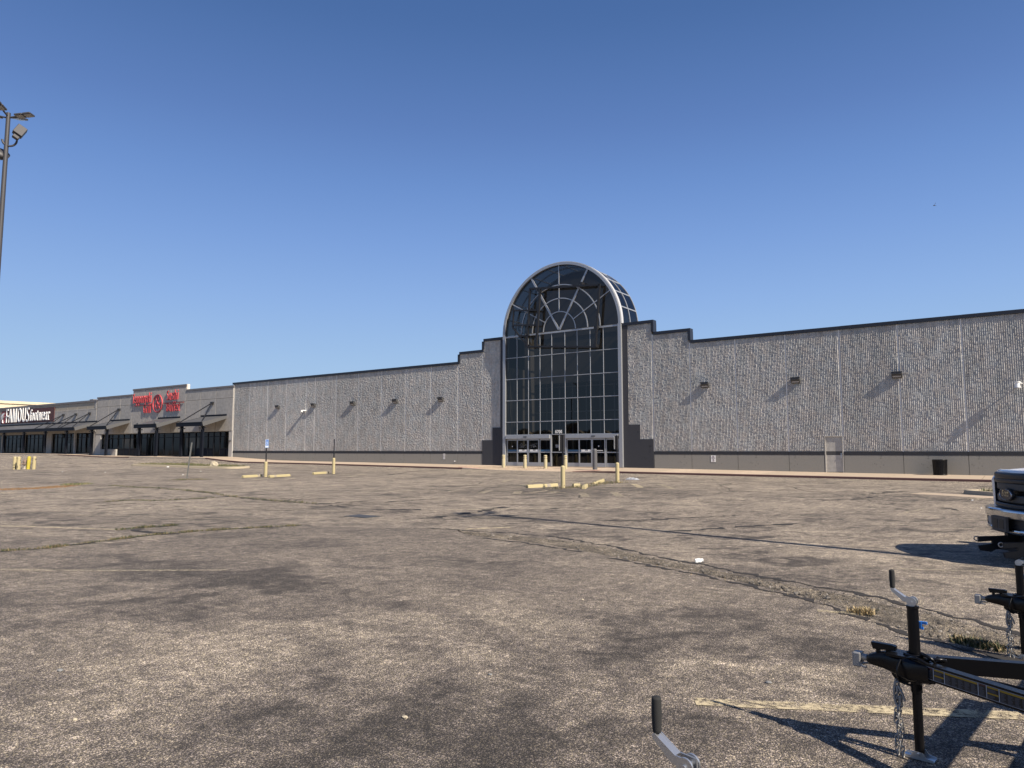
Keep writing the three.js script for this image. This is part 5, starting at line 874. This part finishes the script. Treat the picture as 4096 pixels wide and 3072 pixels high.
// ================================================================ LIGHT POLES
function ledHead(parent, name, L, turn, tilt, y, rot) {
  const g = new THREE.Group(); g.name = name; parent.add(g); g.rotation.set(0, turn, 0); g.position.y = y;
  const inner = new THREE.Group(); inner.name = 'head'; inner.rotation.z = tilt; g.add(inner);
  M('arm', bar(V(0, 0, 0), V(0.28, 0.02, 0), 0.03), mats.poleDark, inner); M('panel', [rbox(L * 0.46, 0.06, 0.3, 0.28 + L * 0.25, 0.03, 0, 0.015), rbox(L * 0.46, 0.06, 0.3, 0.28 + L * 0.75, 0.03, 0, 0.015)], mats.poleDark, inner); M('lens_strip', [box(L * 0.4, 0.008, 0.24, 0.28 + L * 0.25, -0.005, 0), box(L * 0.4, 0.008, 0.24, 0.28 + L * 0.75, -0.005, 0)], mats.lens, inner);
}
function lotPole(label, x, z, h, turn, flood, r0 = 0.085, r1 = 0.058) {
  const t = thing('light_pole', label, 'light pole', [x, lot(x, z), z], 'parking lot light poles');
  M('pole', cyl(r0, r1, h, 0, 0.02, 0, 16), mats.poleDark, t); M('base', cyl(0.32, 0.3, 0.75, 0, -0.05, 0, 24), mats.curbGrey, t);
  for (let k = 0; k < 4; k++) ledHead(t, 'light_head', 0.58, turn + k * Math.PI / 2, k % 2 ? 0.3 : 0.12, h - 0.12 - (k % 2 ? 0 : 0.04));
  if (flood) {
    const f = new THREE.Group(); f.name = 'flood_light'; f.position.set(0, h - 0.85, 0); f.rotation.y = turn; t.add(f);
    M('yoke', new THREE.TorusGeometry(0.22, 0.035, 8, 14, Math.PI).rotateX(Math.PI).rotateY(0.3).translate(0.1, -0.12, 0), mats.poleDark, f);
    const b = rbox(0.31, 0.35, 0.3, 0, 0, 0, 0.02); b.rotateZ(-0.5).rotateY(0.7).translate(0.44, 0.2, 0.0); M('lamp_box', b, mats.poleDark, f);
    const n = rbox(0.2, 0.16, 0.2, 0, 0, 0, 0.02); n.rotateZ(-0.5).rotateY(0.7).translate(0.36, -0.02, 0.05); M('ballast_box', n, mats.poleDark, f);
    const f2 = new THREE.Group(); f2.name = 'flood_light'; f2.position.set(0, h - 1.6, 0); f2.rotation.y = turn + 2.7; t.add(f2);
    const s = lathe([[0.001, -0.14], [0.1, -0.13], [0.2, -0.02], [0.22, 0.14], [0.001, 0.15]], 18); s.rotateZ(0.9).translate(0.26, 0.12, 0); M('lamp_bowl', s, mats.poleDark, f2); M('yoke', bar(V(0, -0.1, 0), V(0.3, 0.02, 0.1), 0.035), mats.poleDark, f2);
  }
  return t;
}
{
  const d = rayOf(31, 500), k = 25 / Math.hypot(FPX, 0), p = V(0, EYE, 0).addScaledVector(d, k);
  const foot = lot(p.x, p.z); lotPole('tall dark light pole with floodlights at the edge of the lot', p.x, p.z, p.y - foot + 0.42, 0.62, true, 0.095, 0.068);
}
lotPole('light pole beside the parked truck casting the long thin shadow', 4.3, -11.2, 13, 0.15, false, 0.12, 0.085);
lotPole('light pole far across the lot behind the photographer', -62, 18, 12.5, 0.4, false, 0.11, 0.08);

// ================================================================ PICKUP TRUCK (front end in view)
{
  const emb = onWall(4033, 1981, -12.3);
  const T = thing('pickup_truck', 'white pickup truck with black grille and chrome bumper', 'truck', [emb.x + 0.005, 0, -12.32]); T.rotation.y = THREE.MathUtils.degToRad(25);
  const basis = new THREE.Matrix4().makeBasis(V(0, 0, 1), V(1, 0, 0), V(0, 1, 0));
  // plan-curved slab: foremost at x = xf on the centre line, sweeping back by `sag` at half width hw
  const slab = (hw, y0, y1, xf, sag, thick, bev = 0.015, pw = 2.2, z0 = -hw, z1 = hw) => { const fr = [], bk = []; for (let i = 0; i <= 28; i++) { const z = lerp(z0, z1, i / 28), x = xf + sag * Math.pow(Math.abs(z / hw), pw); fr.push(new THREE.Vector2(z, x)); bk.push(new THREE.Vector2(z, x + thick)); } const s = new THREE.Shape([...fr, ...bk.reverse()]); return new THREE.ExtrudeGeometry(s, { depth: y1 - y0 - 2 * bev, bevelEnabled: true, bevelThickness: bev, bevelSize: bev, bevelOffset: -bev, bevelSegments: 3, curveSegments: 8 }).applyMatrix4(basis).translate(0, y0 + bev, 0); };
  // body side: one outline with wheel arches
  const s = new THREE.Shape(); s.moveTo(0.22, 0.62); s.lineTo(0.2, 1.1); s.quadraticCurveTo(0.24, 1.24, 0.5, 1.27); s.lineTo(1.5, 1.37); s.lineTo(4.1, 1.36); s.lineTo(5.95, 1.38); s.lineTo(6.0, 0.62); s.lineTo(5.3, 0.6); s.absarc(4.78, 0.44, 0.52, 0.3, Math.PI - 0.3, false); s.lineTo(4.2, 0.5); s.lineTo(1.6, 0.5); s.absarc(1.05, 0.44, 0.54, 0.12, Math.PI - 0.3, false); s.closePath();
  const body = new THREE.ExtrudeGeometry(s, { depth: 1.84, bevelEnabled: true, bevelThickness: 0.08, bevelSize: 0.06, bevelOffset: -0.06, bevelSegments: 5, curveSegments: 16 }).translate(0, 0, -0.92); M('body', body, mats.truckWhite, T);
  // hood with raised centre and sloped front edge
  const hood = slab(0.88, 1.18, 1.3, 0.03, 0.22, 1.4, 0.045); { const p = hood.attributes.position; for (let i = 0; i < p.count; i++) { const x = p.getX(i), y = p.getY(i), z = p.getZ(i); if (y > 1.24) p.setY(i, y - 0.03 + 0.13 * clamp(x / 1.4, 0, 1) - 0.06 * Math.pow(Math.abs(z) / 0.9, 4)); } hood.computeVertexNormals(); } M('hood', hood, mats.truckWhite, T);
  M('hood_lip', slab(0.8, 1.135, 1.235, -0.012, 0.2, 0.12, 0.03), mats.truckBlack, T);
  const gr = M('grille_shell', [slab(0.78, 0.735, 0.8, -0.005, 0.17, 0.16, 0.02), slab(0.78, 1.085, 1.15, -0.008, 0.17, 0.16, 0.02), slab(0.78, 0.76, 1.12, 0.0, 0.17, 0.14, 0.02, 2.2, -0.78, -0.7), slab(0.78, 0.76, 1.12, 0.0, 0.17, 0.14, 0.02, 2.2, 0.7, 0.78)], mats.truckBlack, T);
  M('grille_mesh', slab(0.72, 0.77, 1.11, 0.09, 0.15, 0.03, 0.003), mats.steelBlack, gr);
  for (const y of [0.815, 0.985]) M('grille_bar', slab(0.69, y, y + 0.105, 0.012, 0.15, 0.06, 0.02), mats.trimGrey, gr);
  for (const z of [-0.5, -0.25, 0.25, 0.5]) M('grille_rib', box(0.02, 0.33, 0.015, 0.085 + 0.15 * Math.pow(Math.abs(z) / 0.72, 2), 0.94, z), mats.trimGrey, gr);
  const e = M('emblem', new THREE.CylinderGeometry(1, 1, 0.03, 40).rotateZ(Math.PI / 2).scale(1, 0.085, 0.185).translate(-0.02, 0.93, 0), mats.steelBlack, gr);
  M('emblem_ring', new THREE.TorusGeometry(1, 0.035, 8, 48).rotateY(Math.PI / 2).scale(0.3, 0.072, 0.165).translate(-0.038, 0.93, 0), mats.chrome, e);
  M('emblem_field', new THREE.CylinderGeometry(1, 1, 0.01, 40).rotateZ(Math.PI / 2).scale(1, 0.066, 0.155).translate(-0.037, 0.93, 0), std([0.012, 0.016, 0.03], 0.35), e);
  { const f = letters('Ford', serif, -0.095, 0.095, -0.024, 0.06, 0.005, 0, { slant: 0.25 }).map(l => l[1].rotateY(-Math.PI / 2).translate(-0.043, 0.93, 0)); M('emblem_lettering', f, mats.chrome, e); }
  // bumper
  const bm = M('bumper', [slab(1.0, 0.60, 0.735, -0.15, 0.34, 0.17, 0.035, 2.6), slab(1.0, 0.40, 0.475, -0.13, 0.34, 0.14, 0.03, 2.6), slab(1.0, 0.42, 0.7, -0.14, 0.34, 0.12, 0.03, 2.6, -1.0, -0.8), slab(1.0, 0.42, 0.7, -0.14, 0.34, 0.12, 0.03, 2.6, 0.8, 1.0)], mats.chrome, T);
  M('bumper_grille', slab(0.84, 0.46, 0.62, -0.08, 0.2, 0.04, 0.005), mats.steelBlack, bm);
  M('plate_holder', [box(0.035, 0.2, 0.4, -0.155, 0.53, 0.05)], mats.trimGrey, bm); M('plate_slot', [box(0.02, 0.13, 0.12, -0.166, 0.53, -0.04), box(0.02, 0.13, 0.12, -0.166, 0.53, 0.13)], mats.steelBlack, bm);
  M('fog_light', [new THREE.CylinderGeometry(0.06, 0.06, 0.05, 16).rotateZ(Math.PI / 2).translate(0.05, 0.53, -0.66), new THREE.CylinderGeometry(0.06, 0.06, 0.05, 16).rotateZ(Math.PI / 2).translate(0.05, 0.53, 0.66)], mats.lens, bm);
  for (const z of [-1, 1]) M('headlight', rbox(0.2, 0.3, 0.2, 0.42, 0.98, z * 0.86, 0.05), mats.lens, T);
  // plow mount below the bumper
  const pm = M('plow_mount', [extrude([[-0.28, 0.3], [0.5, 0.34], [0.5, 0.12], [-0.05, 0.12], [-0.12, 0.08], [-0.26, 0.1], [-0.28, 0.17], [-0.1, 0.2], [-0.1, 0.24], [-0.28, 0.22]].map(p => [p[0], p[1]]), 0.03, 0.004, 1).translate(0, 0, 0.35), extrude([[-0.28, 0.3], [0.5, 0.34], [0.5, 0.12], [-0.05, 0.12], [-0.12, 0.08], [-0.26, 0.1], [-0.28, 0.17], [-0.1, 0.2], [-0.1, 0.24], [-0.28, 0.22]], 0.03, 0.004, 1).translate(0, 0, -0.38), box(0.1, 0.1, 0.8, 0.3, 0.28, 0), box(0.06, 0.06, 0.76, 0.0, 0.17, 0), box(0.2, 0.16, 0.1, 0.2, 0.37, 0.37), box(0.2, 0.16, 0.1, 0.2, 0.37, -0.37)], mats.steelBlack, T);
  M('hook_ring', [new THREE.TorusGeometry(0.03, 0.008, 8, 16).translate(-0.3, 0.27, 0.365), new THREE.TorusGeometry(0.03, 0.008, 8, 16).translate(-0.3, 0.27, -0.365)], mats.galvDull, pm);
  // cab, glass, bed, wheels
  const cabS = new THREE.Shape([[1.45, 1.34], [2.15, 1.93], [2.4, 1.99], [3.75, 1.99], [3.95, 1.93], [4.05, 1.34]].map(p => new THREE.Vector2(...p))); M('cab', new THREE.ExtrudeGeometry(cabS, { depth: 1.5, bevelEnabled: true, bevelThickness: 0.1, bevelSize: 0.05, bevelOffset: -0.05, bevelSegments: 4 }).translate(0, 0, -0.75), mats.truckWhite, T);
  M('windscreen', beam(V(1.5, 1.42, 0), V(2.1, 1.92, 0), 1.46, 0.02).rotateY(0), mats.gloss, T);
  for (const z of [-0.85, 0.85]) for (const [a, b] of [[2.05, 2.95], [3.05, 3.85]]) M('side_window', extrude([[a + 0.1, 1.42], [b, 1.42], [b - 0.04, 1.88], [a + 0.4 * (a < 2.5 ? 1 : 0.1), 1.88]], 0.012, 0).translate(0, 0, z - 0.006), mats.gloss, T);
  M('bed_floor', box(1.8, 0.05, 1.5, 5.0, 1.39, 0), mats.trimGrey, T);
  for (const z of [-1.1, 1.1]) M('door_mirror', rbox(0.12, 0.34, 0.2, 1.75, 1.45, z, 0.03), mats.truckBlack, T);
  for (const [x, z] of [[1.05, -0.8], [1.05, 0.8], [4.78, -0.8], [4.78, 0.8]]) { const w = M('wheel', new THREE.TorusGeometry(0.31, 0.115, 14, 36).scale(1, 1, 1.15).translate(x, 0.415, z), mats.tyre, T); M('rim', new THREE.CylinderGeometry(0.24, 0.24, 0.2, 24).rotateX(Math.PI / 2).translate(x, 0.415, z), mats.galvDull, w); }
  M('underbody', [box(5.2, 0.18, 1.0, 3.1, 0.5, 0), box(0.1, 0.12, 1.5, 1.05, 0.42, 0), box(0.1, 0.12, 1.5, 4.78, 0.42, 0)], mats.steelBlack, T);
}

// ================================================================ UTILITY TRAILERS
function labelTexture() {
  const c = document.createElement('canvas'); c.width = 1024; c.height = 64; const g = c.getContext('2d'); g.fillStyle = '#0d0e12'; g.fillRect(0, 0, 1024, 64);
  const r = rng(17); let x = 4;
  for (let n = 0; n < 4; n++) {
    for (const [w, kind] of [[36, 0], [54, 1], [160, 2]]) {
      g.strokeStyle = '#b9bac0'; g.lineWidth = 2; g.strokeRect(x, 3, w, 58);
      if (kind === 0) { g.fillStyle = '#5a2320'; g.fillRect(x + 2, 5, w - 4, 6); } else if (kind === 1) { g.fillStyle = '#b08a1c'; g.fillRect(x + 2, 5, w - 4, 8); g.fillRect(x + 2, 33, w - 4, 7); } else { g.fillStyle = '#b08a1c'; g.fillRect(x + 2, 5, w - 4, 9); }
      g.fillStyle = '#55565e'; const cols = kind === 2 ? 5 : 1, cw = (w - 6) / cols; for (let k = 0; k < cols; k++) for (let y = kind === 1 ? 16 : 17; y < 58; y += 3) { if (kind === 1 && y > 30 && y < 42) continue; g.fillRect(x + 4 + k * cw, y, cw * (0.45 + 0.5 * r()), 2); }
      x += w + 2;
    }
  }
  const t = new THREE.CanvasTexture(c); t.colorSpace = THREE.SRGBColorSpace; return t;
}
const labelMat = std([0.8, 0.8, 0.8], 0.45, { map: labelTexture() });
function makeTrailer(label, pos, turn, crankTurn) {
  const t = thing('utility_trailer', label, 'trailer', pos, 'black utility trailers parked side by side'); t.rotation.y = turn;
  // jack
  const jack = M('jack_tube', [cyl(0.027, 0.027, 0.42, 0, 0.325, 0, 24), cyl(0.03, 0.03, 0.012, 0, 0.742, 0, 24)], mats.gloss, t);
  M('inner_tube', cyl(0.0225, 0.0225, 0.34, 0, 0.03, 0, 24), mats.gloss, jack); M('label_patch', new THREE.CylinderGeometry(0.0278, 0.0278, 0.045, 8, 1, true, 4.4, 0.55).translate(0, 0.7, 0), mats.white, jack);
  M('mount_plate', [box(0.02, 0.1, 0.2, 0.035, 0.44, 0), box(0.2, 0.012, 0.13, -0.02, 0.5, 0), new THREE.TorusGeometry(0.045, 0.008, 8, 20).rotateX(Math.PI / 2).translate(0, 0.51, 0)], mats.gloss, jack);
  const foot = M('foot_plate', [box(0.14, 0.006, 0.066, 0, 0.006, 0), extrude([[-0.068, 0], [0.068, 0], [0.068, 0.008], [0.035, 0.012], [0.02, 0.034], [-0.02, 0.034], [-0.035, 0.012], [-0.068, 0.008]], 0.004, 0).translate(0, 0.006, 0.028), extrude([[-0.068, 0], [0.068, 0], [0.068, 0.008], [0.035, 0.012], [0.02, 0.034], [-0.02, 0.034], [-0.035, 0.012], [-0.068, 0.008]], 0.004, 0).translate(0, 0.006, -0.032)], mats.galv, jack);
  M('foot_pin', bar(V(0, 0.03, -0.045), V(0, 0.03, 0.045), 0.006), mats.galv, foot);
  const cr = new THREE.Group(); cr.name = 'crank'; cr.position.set(0, 0.755, 0); cr.rotation.y = crankTurn; jack.add(cr);
  M('gear_hub', [new THREE.CylinderGeometry(0.0235, 0.0235, 0.006, 20).rotateX(Math.PI / 2).translate(0, 0.02, 0.017), new THREE.CylinderGeometry(0.0235, 0.0235, 0.006, 20).rotateX(Math.PI / 2).translate(0, 0.02, -0.017), new THREE.CylinderGeometry(0.006, 0.006, 0.05, 10).rotateX(Math.PI / 2).translate(0, 0.02, 0)], mats.galv, cr);
  { const sh = new THREE.Shape(); sh.moveTo(0.018, 0.008); sh.lineTo(0.018, 0.036); sh.lineTo(-0.03, 0.04); sh.lineTo(-0.088, 0.078); sh.lineTo(-0.098, 0.074); sh.lineTo(-0.094, 0.064); sh.lineTo(-0.04, 0.018); sh.closePath(); M('crank_arm', [extrude(sh, 0.004, 0).translate(0, 0, 0.0105), extrude(sh, 0.004, 0).translate(0, 0, -0.0145), beam(V(-0.03, 0.038, 0), V(-0.093, 0.077, 0), 0.022, 0.003)], mats.galv, cr); }
  M('grip', lathe([[0.001, 0], [0.011, 0.002], [0.0125, 0.01], [0.0138, 0.05], [0.0132, 0.088], [0.011, 0.094], [0.001, 0.095]], 10).translate(-0.09, 0.076, 0), mats.tyre, cr);
  // coupler: lofted channel narrowing to the ball socket
  const sec = [[0.1, 0.13, 0.395, 0.505], [-0.02, 0.09, 0.385, 0.505], [-0.12, 0.05, 0.405, 0.5], [-0.17, 0.04, 0.415, 0.5], [-0.215, 0.037, 0.42, 0.488], [-0.245, 0.034, 0.425, 0.478], [-0.262, 0.022, 0.433, 0.466], [-0.267, 0.004, 0.445, 0.455]], pos2 = [], idx2 = [], K = 14;
  sec.forEach(([x, w, a, b], i) => { for (let k = 0; k < K; k++) { const th = k / K * Math.PI * 2, q = n => Math.sign(n) * Math.pow(Math.abs(n), 0.5); pos2.push(x, (a + b) / 2 + (b - a) / 2 * q(Math.sin(th)), w * q(Math.cos(th))); if (i) { const m = (k + 1) % K, A = (i - 1) * K; idx2.push(A + k, A + m, A + K + k, A + m, A + K + m, A + K + k); } } });
  const cg = new THREE.BufferGeometry(); cg.setAttribute('position', new THREE.Float32BufferAttribute(pos2, 3)); cg.setIndex(idx2); cg.computeVertexNormals(); if (cg.attributes.normal.getY(3) < 0) { for (let i = 0; i < idx2.length; i += 3) { const q = idx2[i]; idx2[i] = idx2[i + 1]; idx2[i + 1] = q; } cg.setIndex(idx2); cg.computeVertexNormals(); }
  const cp = M('coupler', toCreasedNormals(cg, 0.7), mats.gloss, t); cp.scale.x = 0.87;
  M('latch', [extrude([[-0.225, 0.505], [-0.1, 0.512], [-0.098, 0.535], [-0.12, 0.54], [-0.235, 0.54], [-0.235, 0.53]], 0.03, 0.003, 1).translate(0, 0, -0.015), box(0.02, 0.03, 0.02, -0.2, 0.497, 0), box(0.02, 0.03, 0.02, -0.145, 0.5, 0)], mats.gloss, cp);
  M('coupler_lock', [rbox(0.045, 0.075, 0.06, -0.318, 0.437, 0, 0.008), new THREE.CylinderGeometry(0.017, 0.017, 0.04, 16).rotateZ(Math.PI / 2).translate(-0.28, 0.45, 0), ...[0, 1, 2, 3, 4, 5, 6].map(k => box(0.046, 0.07, 0.003, -0.3185, 0.437, -0.026 + k * 0.0087))], mats.galvDull, cp);
  M('lock_shackle', new THREE.TorusGeometry(0.045, 0.006, 8, 16, Math.PI).rotateX(Math.PI / 2).rotateY(-Math.PI / 2).translate(-0.255, 0.412, 0), mats.galvDull, cp);
  M('coupler_gusset', [extrude([[-0.13, 0.41], [0.1, 0.41], [0.1, 0.38], [-0.02, 0.375], [-0.06, 0.35], [-0.1, 0.36], [-0.13, 0.39]], 0.012, 0).translate(0, 0, -0.006)], mats.gloss, cp);
  // wiring and cable loops behind the coupler
  M('wiring', [new THREE.TorusGeometry(0.045, 0.007, 8, 18).rotateX(1.25).rotateZ(0.2).translate(0.1, 0.505, 0.03), new THREE.TorusGeometry(0.035, 0.008, 8, 18).rotateX(1.0).rotateZ(-0.5).translate(0.075, 0.51, 0.05), new THREE.TubeGeometry(new THREE.CatmullRomCurve3([V(-0.02, 0.5, 0.06), V(0.03, 0.515, 0.09), V(0.1, 0.49, 0.1), V(0.15, 0.47, 0.06), V(0.4, 0.46, 0.06), V(0.9, 0.46, 0.2)]), 30, 0.007, 6), new THREE.TubeGeometry(new THREE.CatmullRomCurve3([V(-0.05, 0.49, 0.07), V(-0.06, 0.44, 0.1), V(-0.05, 0.39, 0.09), V(0.0, 0.37, 0.07)]), 14, 0.006, 6)], mats.gloss, t);
  // A-frame
  const arm = s => { const a = V(0.03, 0.462, s * 0.06), b = V(1.15, 0.462, s * 0.6); return M('tongue_beam', [beam(a, b, 0.05, 0.078)], mats.gloss, t); };
  const a1 = arm(-1), a2 = arm(1);
  { const a = V(0.03, 0.462, 0.06), b = V(1.15, 0.462, 0.6), d = b.clone().sub(a).normalize(), n = V(-d.z, 0, d.x), L = 1.06; const m = new THREE.Matrix4().makeBasis(d, V(0, 1, 0), n).setPosition(a.x + d.x * (0.06 + L / 2) + n.x * 0.0265, 0.462, a.z + d.z * (0.06 + L / 2) + n.z * 0.0265); M('warning_label', new THREE.PlaneGeometry(L, 0.062).applyMatrix4(m), labelMat, a2, { keepUV: true }); }
  M('blue_tie', [box(0.012, 0.034, 0.02, 0.03, 0.66, -0.012), box(0.03, 0.012, 0.014, 0.045, 0.672, -0.014), box(0.014, 0.012, 0.012, 0.036, 0.645, -0.012)], mats.blue, jack);
  // safety chains: two strands of links
  const lg = new THREE.TorusGeometry(0.011, 0.0036, 6, 10).scale(0.8, 1.55, 1);
  for (const [ox, oz, sd] of [[-0.085, 0.03, 3], [-0.07, 0.042, 4], [-0.078, 0.015, 5]]) { const ch = new THREE.Group(); ch.name = 'safety_chain'; ch.position.set(ox, 0.365, oz); t.add(ch); const r = rng(sd), n = sd === 5 ? 7 : 16; for (let k = 0; k < n; k++) { const l = new THREE.Mesh(lg, mats.galvDull); l.name = 'link'; l.position.set(0.006 * Math.sin(k * 1.1 + sd) + (sd - 4) * 0.0006 * k, -0.012 - k * 0.0225, 0.005 * Math.cos(k * 0.9)); l.rotation.set(0.1 * (r() - 0.5), k % 2 ? 1.4 : 0.2, 0.25 * (r() - 0.5)); ch.add(l); } }
  { const hk = new THREE.Group(); hk.name = 'chain_hook'; hk.position.set(-0.085, 0.35, 0.036); t.add(hk); M('hook', [new THREE.TubeGeometry(new THREE.CatmullRomCurve3([V(0, 0.03, 0), V(-0.01, -0.02, 0), V(-0.006, -0.09, 0), V(0.012, -0.11, 0.004), V(0.02, -0.05, 0.004)]), 24, 0.006, 8), new THREE.TubeGeometry(new THREE.CatmullRomCurve3([V(0.01, 0.0, 0.01), V(0.03, -0.03, 0.014), V(0.04, -0.07, 0.012)]), 12, 0.006, 8)], mats.galvDull, hk); }
  // body of the trailer, out of frame to the right; its front rail throws the broad shadow
  const X0 = 1.13, X1 = 4.9, HW = 1.14, ft = M('deck_frame', [span(X0, X0 + 0.06, 0.44, 0.54, -HW, HW), span(X1 - 0.06, X1, 0.44, 0.54, -HW, HW), span(X0 + 0.06, X1 - 0.06, 0.44, 0.54, -HW, -HW + 0.05), span(X0 + 0.06, X1 - 0.06, 0.44, 0.54, HW - 0.05, HW)], mats.gloss, t);
  for (let k = 0; k < 12; k++) M('deck_board', span(X0 + 0.08, X1 - 0.08, 0.5, 0.535, -HW + 0.07 + k * 0.17, -HW + 0.07 + k * 0.17 + 0.16), mats.curbTan, ft);
  M('front_board', span(X0 - 0.02, X0 - 0.002, 0.44, 0.66, -HW, HW), mats.gloss, ft);
  M('front_rail', span(X0 - 0.03, X0 + 0.05, 0.9, 0.98, -HW, HW), mats.gloss, ft);
  for (const z of [-HW + 0.04, -0.35, 0.35, HW - 0.04]) M('front_upright', span(X0 - 0.015, X0 + 0.035, 0.545, 0.9, z - 0.025, z + 0.025), mats.gloss, ft);
  for (const z of [-1, 1]) { M('side_rail', span(X0 + 0.06, X1, 0.9, 0.96, z * HW - 0.03, z * HW + 0.03), mats.gloss, ft); for (const x of [2.0, 3.0, 4.0, 4.86]) M('side_upright', span(x - 0.025, x + 0.025, 0.545, 0.9, z * HW - 0.024, z * HW + 0.024), mats.gloss, ft); const w = M('wheel', new THREE.TorusGeometry(0.24, 0.09, 12, 28).translate(3.2, 0.33, z * (HW + 0.0) * 0.9), mats.tyre, t); M('rim', new THREE.CylinderGeometry(0.18, 0.18, 0.12, 20).rotateX(Math.PI / 2).translate(3.2, 0.33, z * HW * 0.9), mats.galv, w); }
  return t;
}
makeTrailer('black utility trailer tongue with warning label, chains and raised jack crank', [-0.49, 0, -4.25], THREE.MathUtils.degToRad(-8), 0);
makeTrailer('black utility trailer tongue next to the parked truck', [-0.045, 0, -6.68], THREE.MathUtils.degToRad(-8), Math.PI).scale.y = 0.91;
makeTrailer('utility trailer whose silver jack crank with black grip rises at the frame edge', [-0.725, 0, -1.79], THREE.MathUtils.degToRad(-8), 0).scale.y = 0.977;

// bird
{
  const d = rayOf(3737, 822), p = V(0, EYE, 0).addScaledVector(d, 70 / FPX), t = thing('bird', 'small dark bird flying in the sky', 'bird', p.toArray()); t.rotation.y = YAW;
  const g = new THREE.SphereGeometry(1, 12, 8).scale(0.13, 0.035, 0.04); M('body', g, mats.chipped, t); M('wing', [beam(V(-0.02, 0.0, 0), V(0.1, 0.24, 0.1), 0.05, 0.012)], mats.chipped, t); M('wing', [beam(V(-0.02, 0.0, 0), V(0.05, 0.1, -0.22), 0.05, 0.012)], mats.chipped, t); M('tail', box(0.1, 0.01, 0.05, 0.15, -0.01, 0), mats.chipped, t);
}

// across the road behind the camera: a row of arched shop fronts, mirrored low in the entrance glass
{
  const t = thing('arcade_building', 'low building with a row of pale arches behind the photographer', 'building', [-98, 0, 72]);
  MW('wall', span(-135, -55, -1, 7.0, 73, 85), std([0.25, 0.22, 0.2], 0.9), t, { s: 3 });
  for (let k = 0; k < 14; k++) { const s = new THREE.Shape(); s.absarc(0, 0, 3.2, 0.6, Math.PI - 0.6, false); s.absarc(0, 0, 2.75, Math.PI - 0.6, 0.6, true); MW('arch', extrude(s, 1.5, 0, 1, 14).translate(-130 + k * 5.4, 4.2, 71.4), mats.creamWall, t); MW('pier', span(-132.9 + k * 5.4, -132.4 + k * 5.4, -1, 6.2, 71.6, 73), mats.creamWall, t); }
}

scene.traverse(o => { if (o.isMesh) { o.castShadow = true; o.receiveShadow = true; } });
renderer.render(scene, camera);
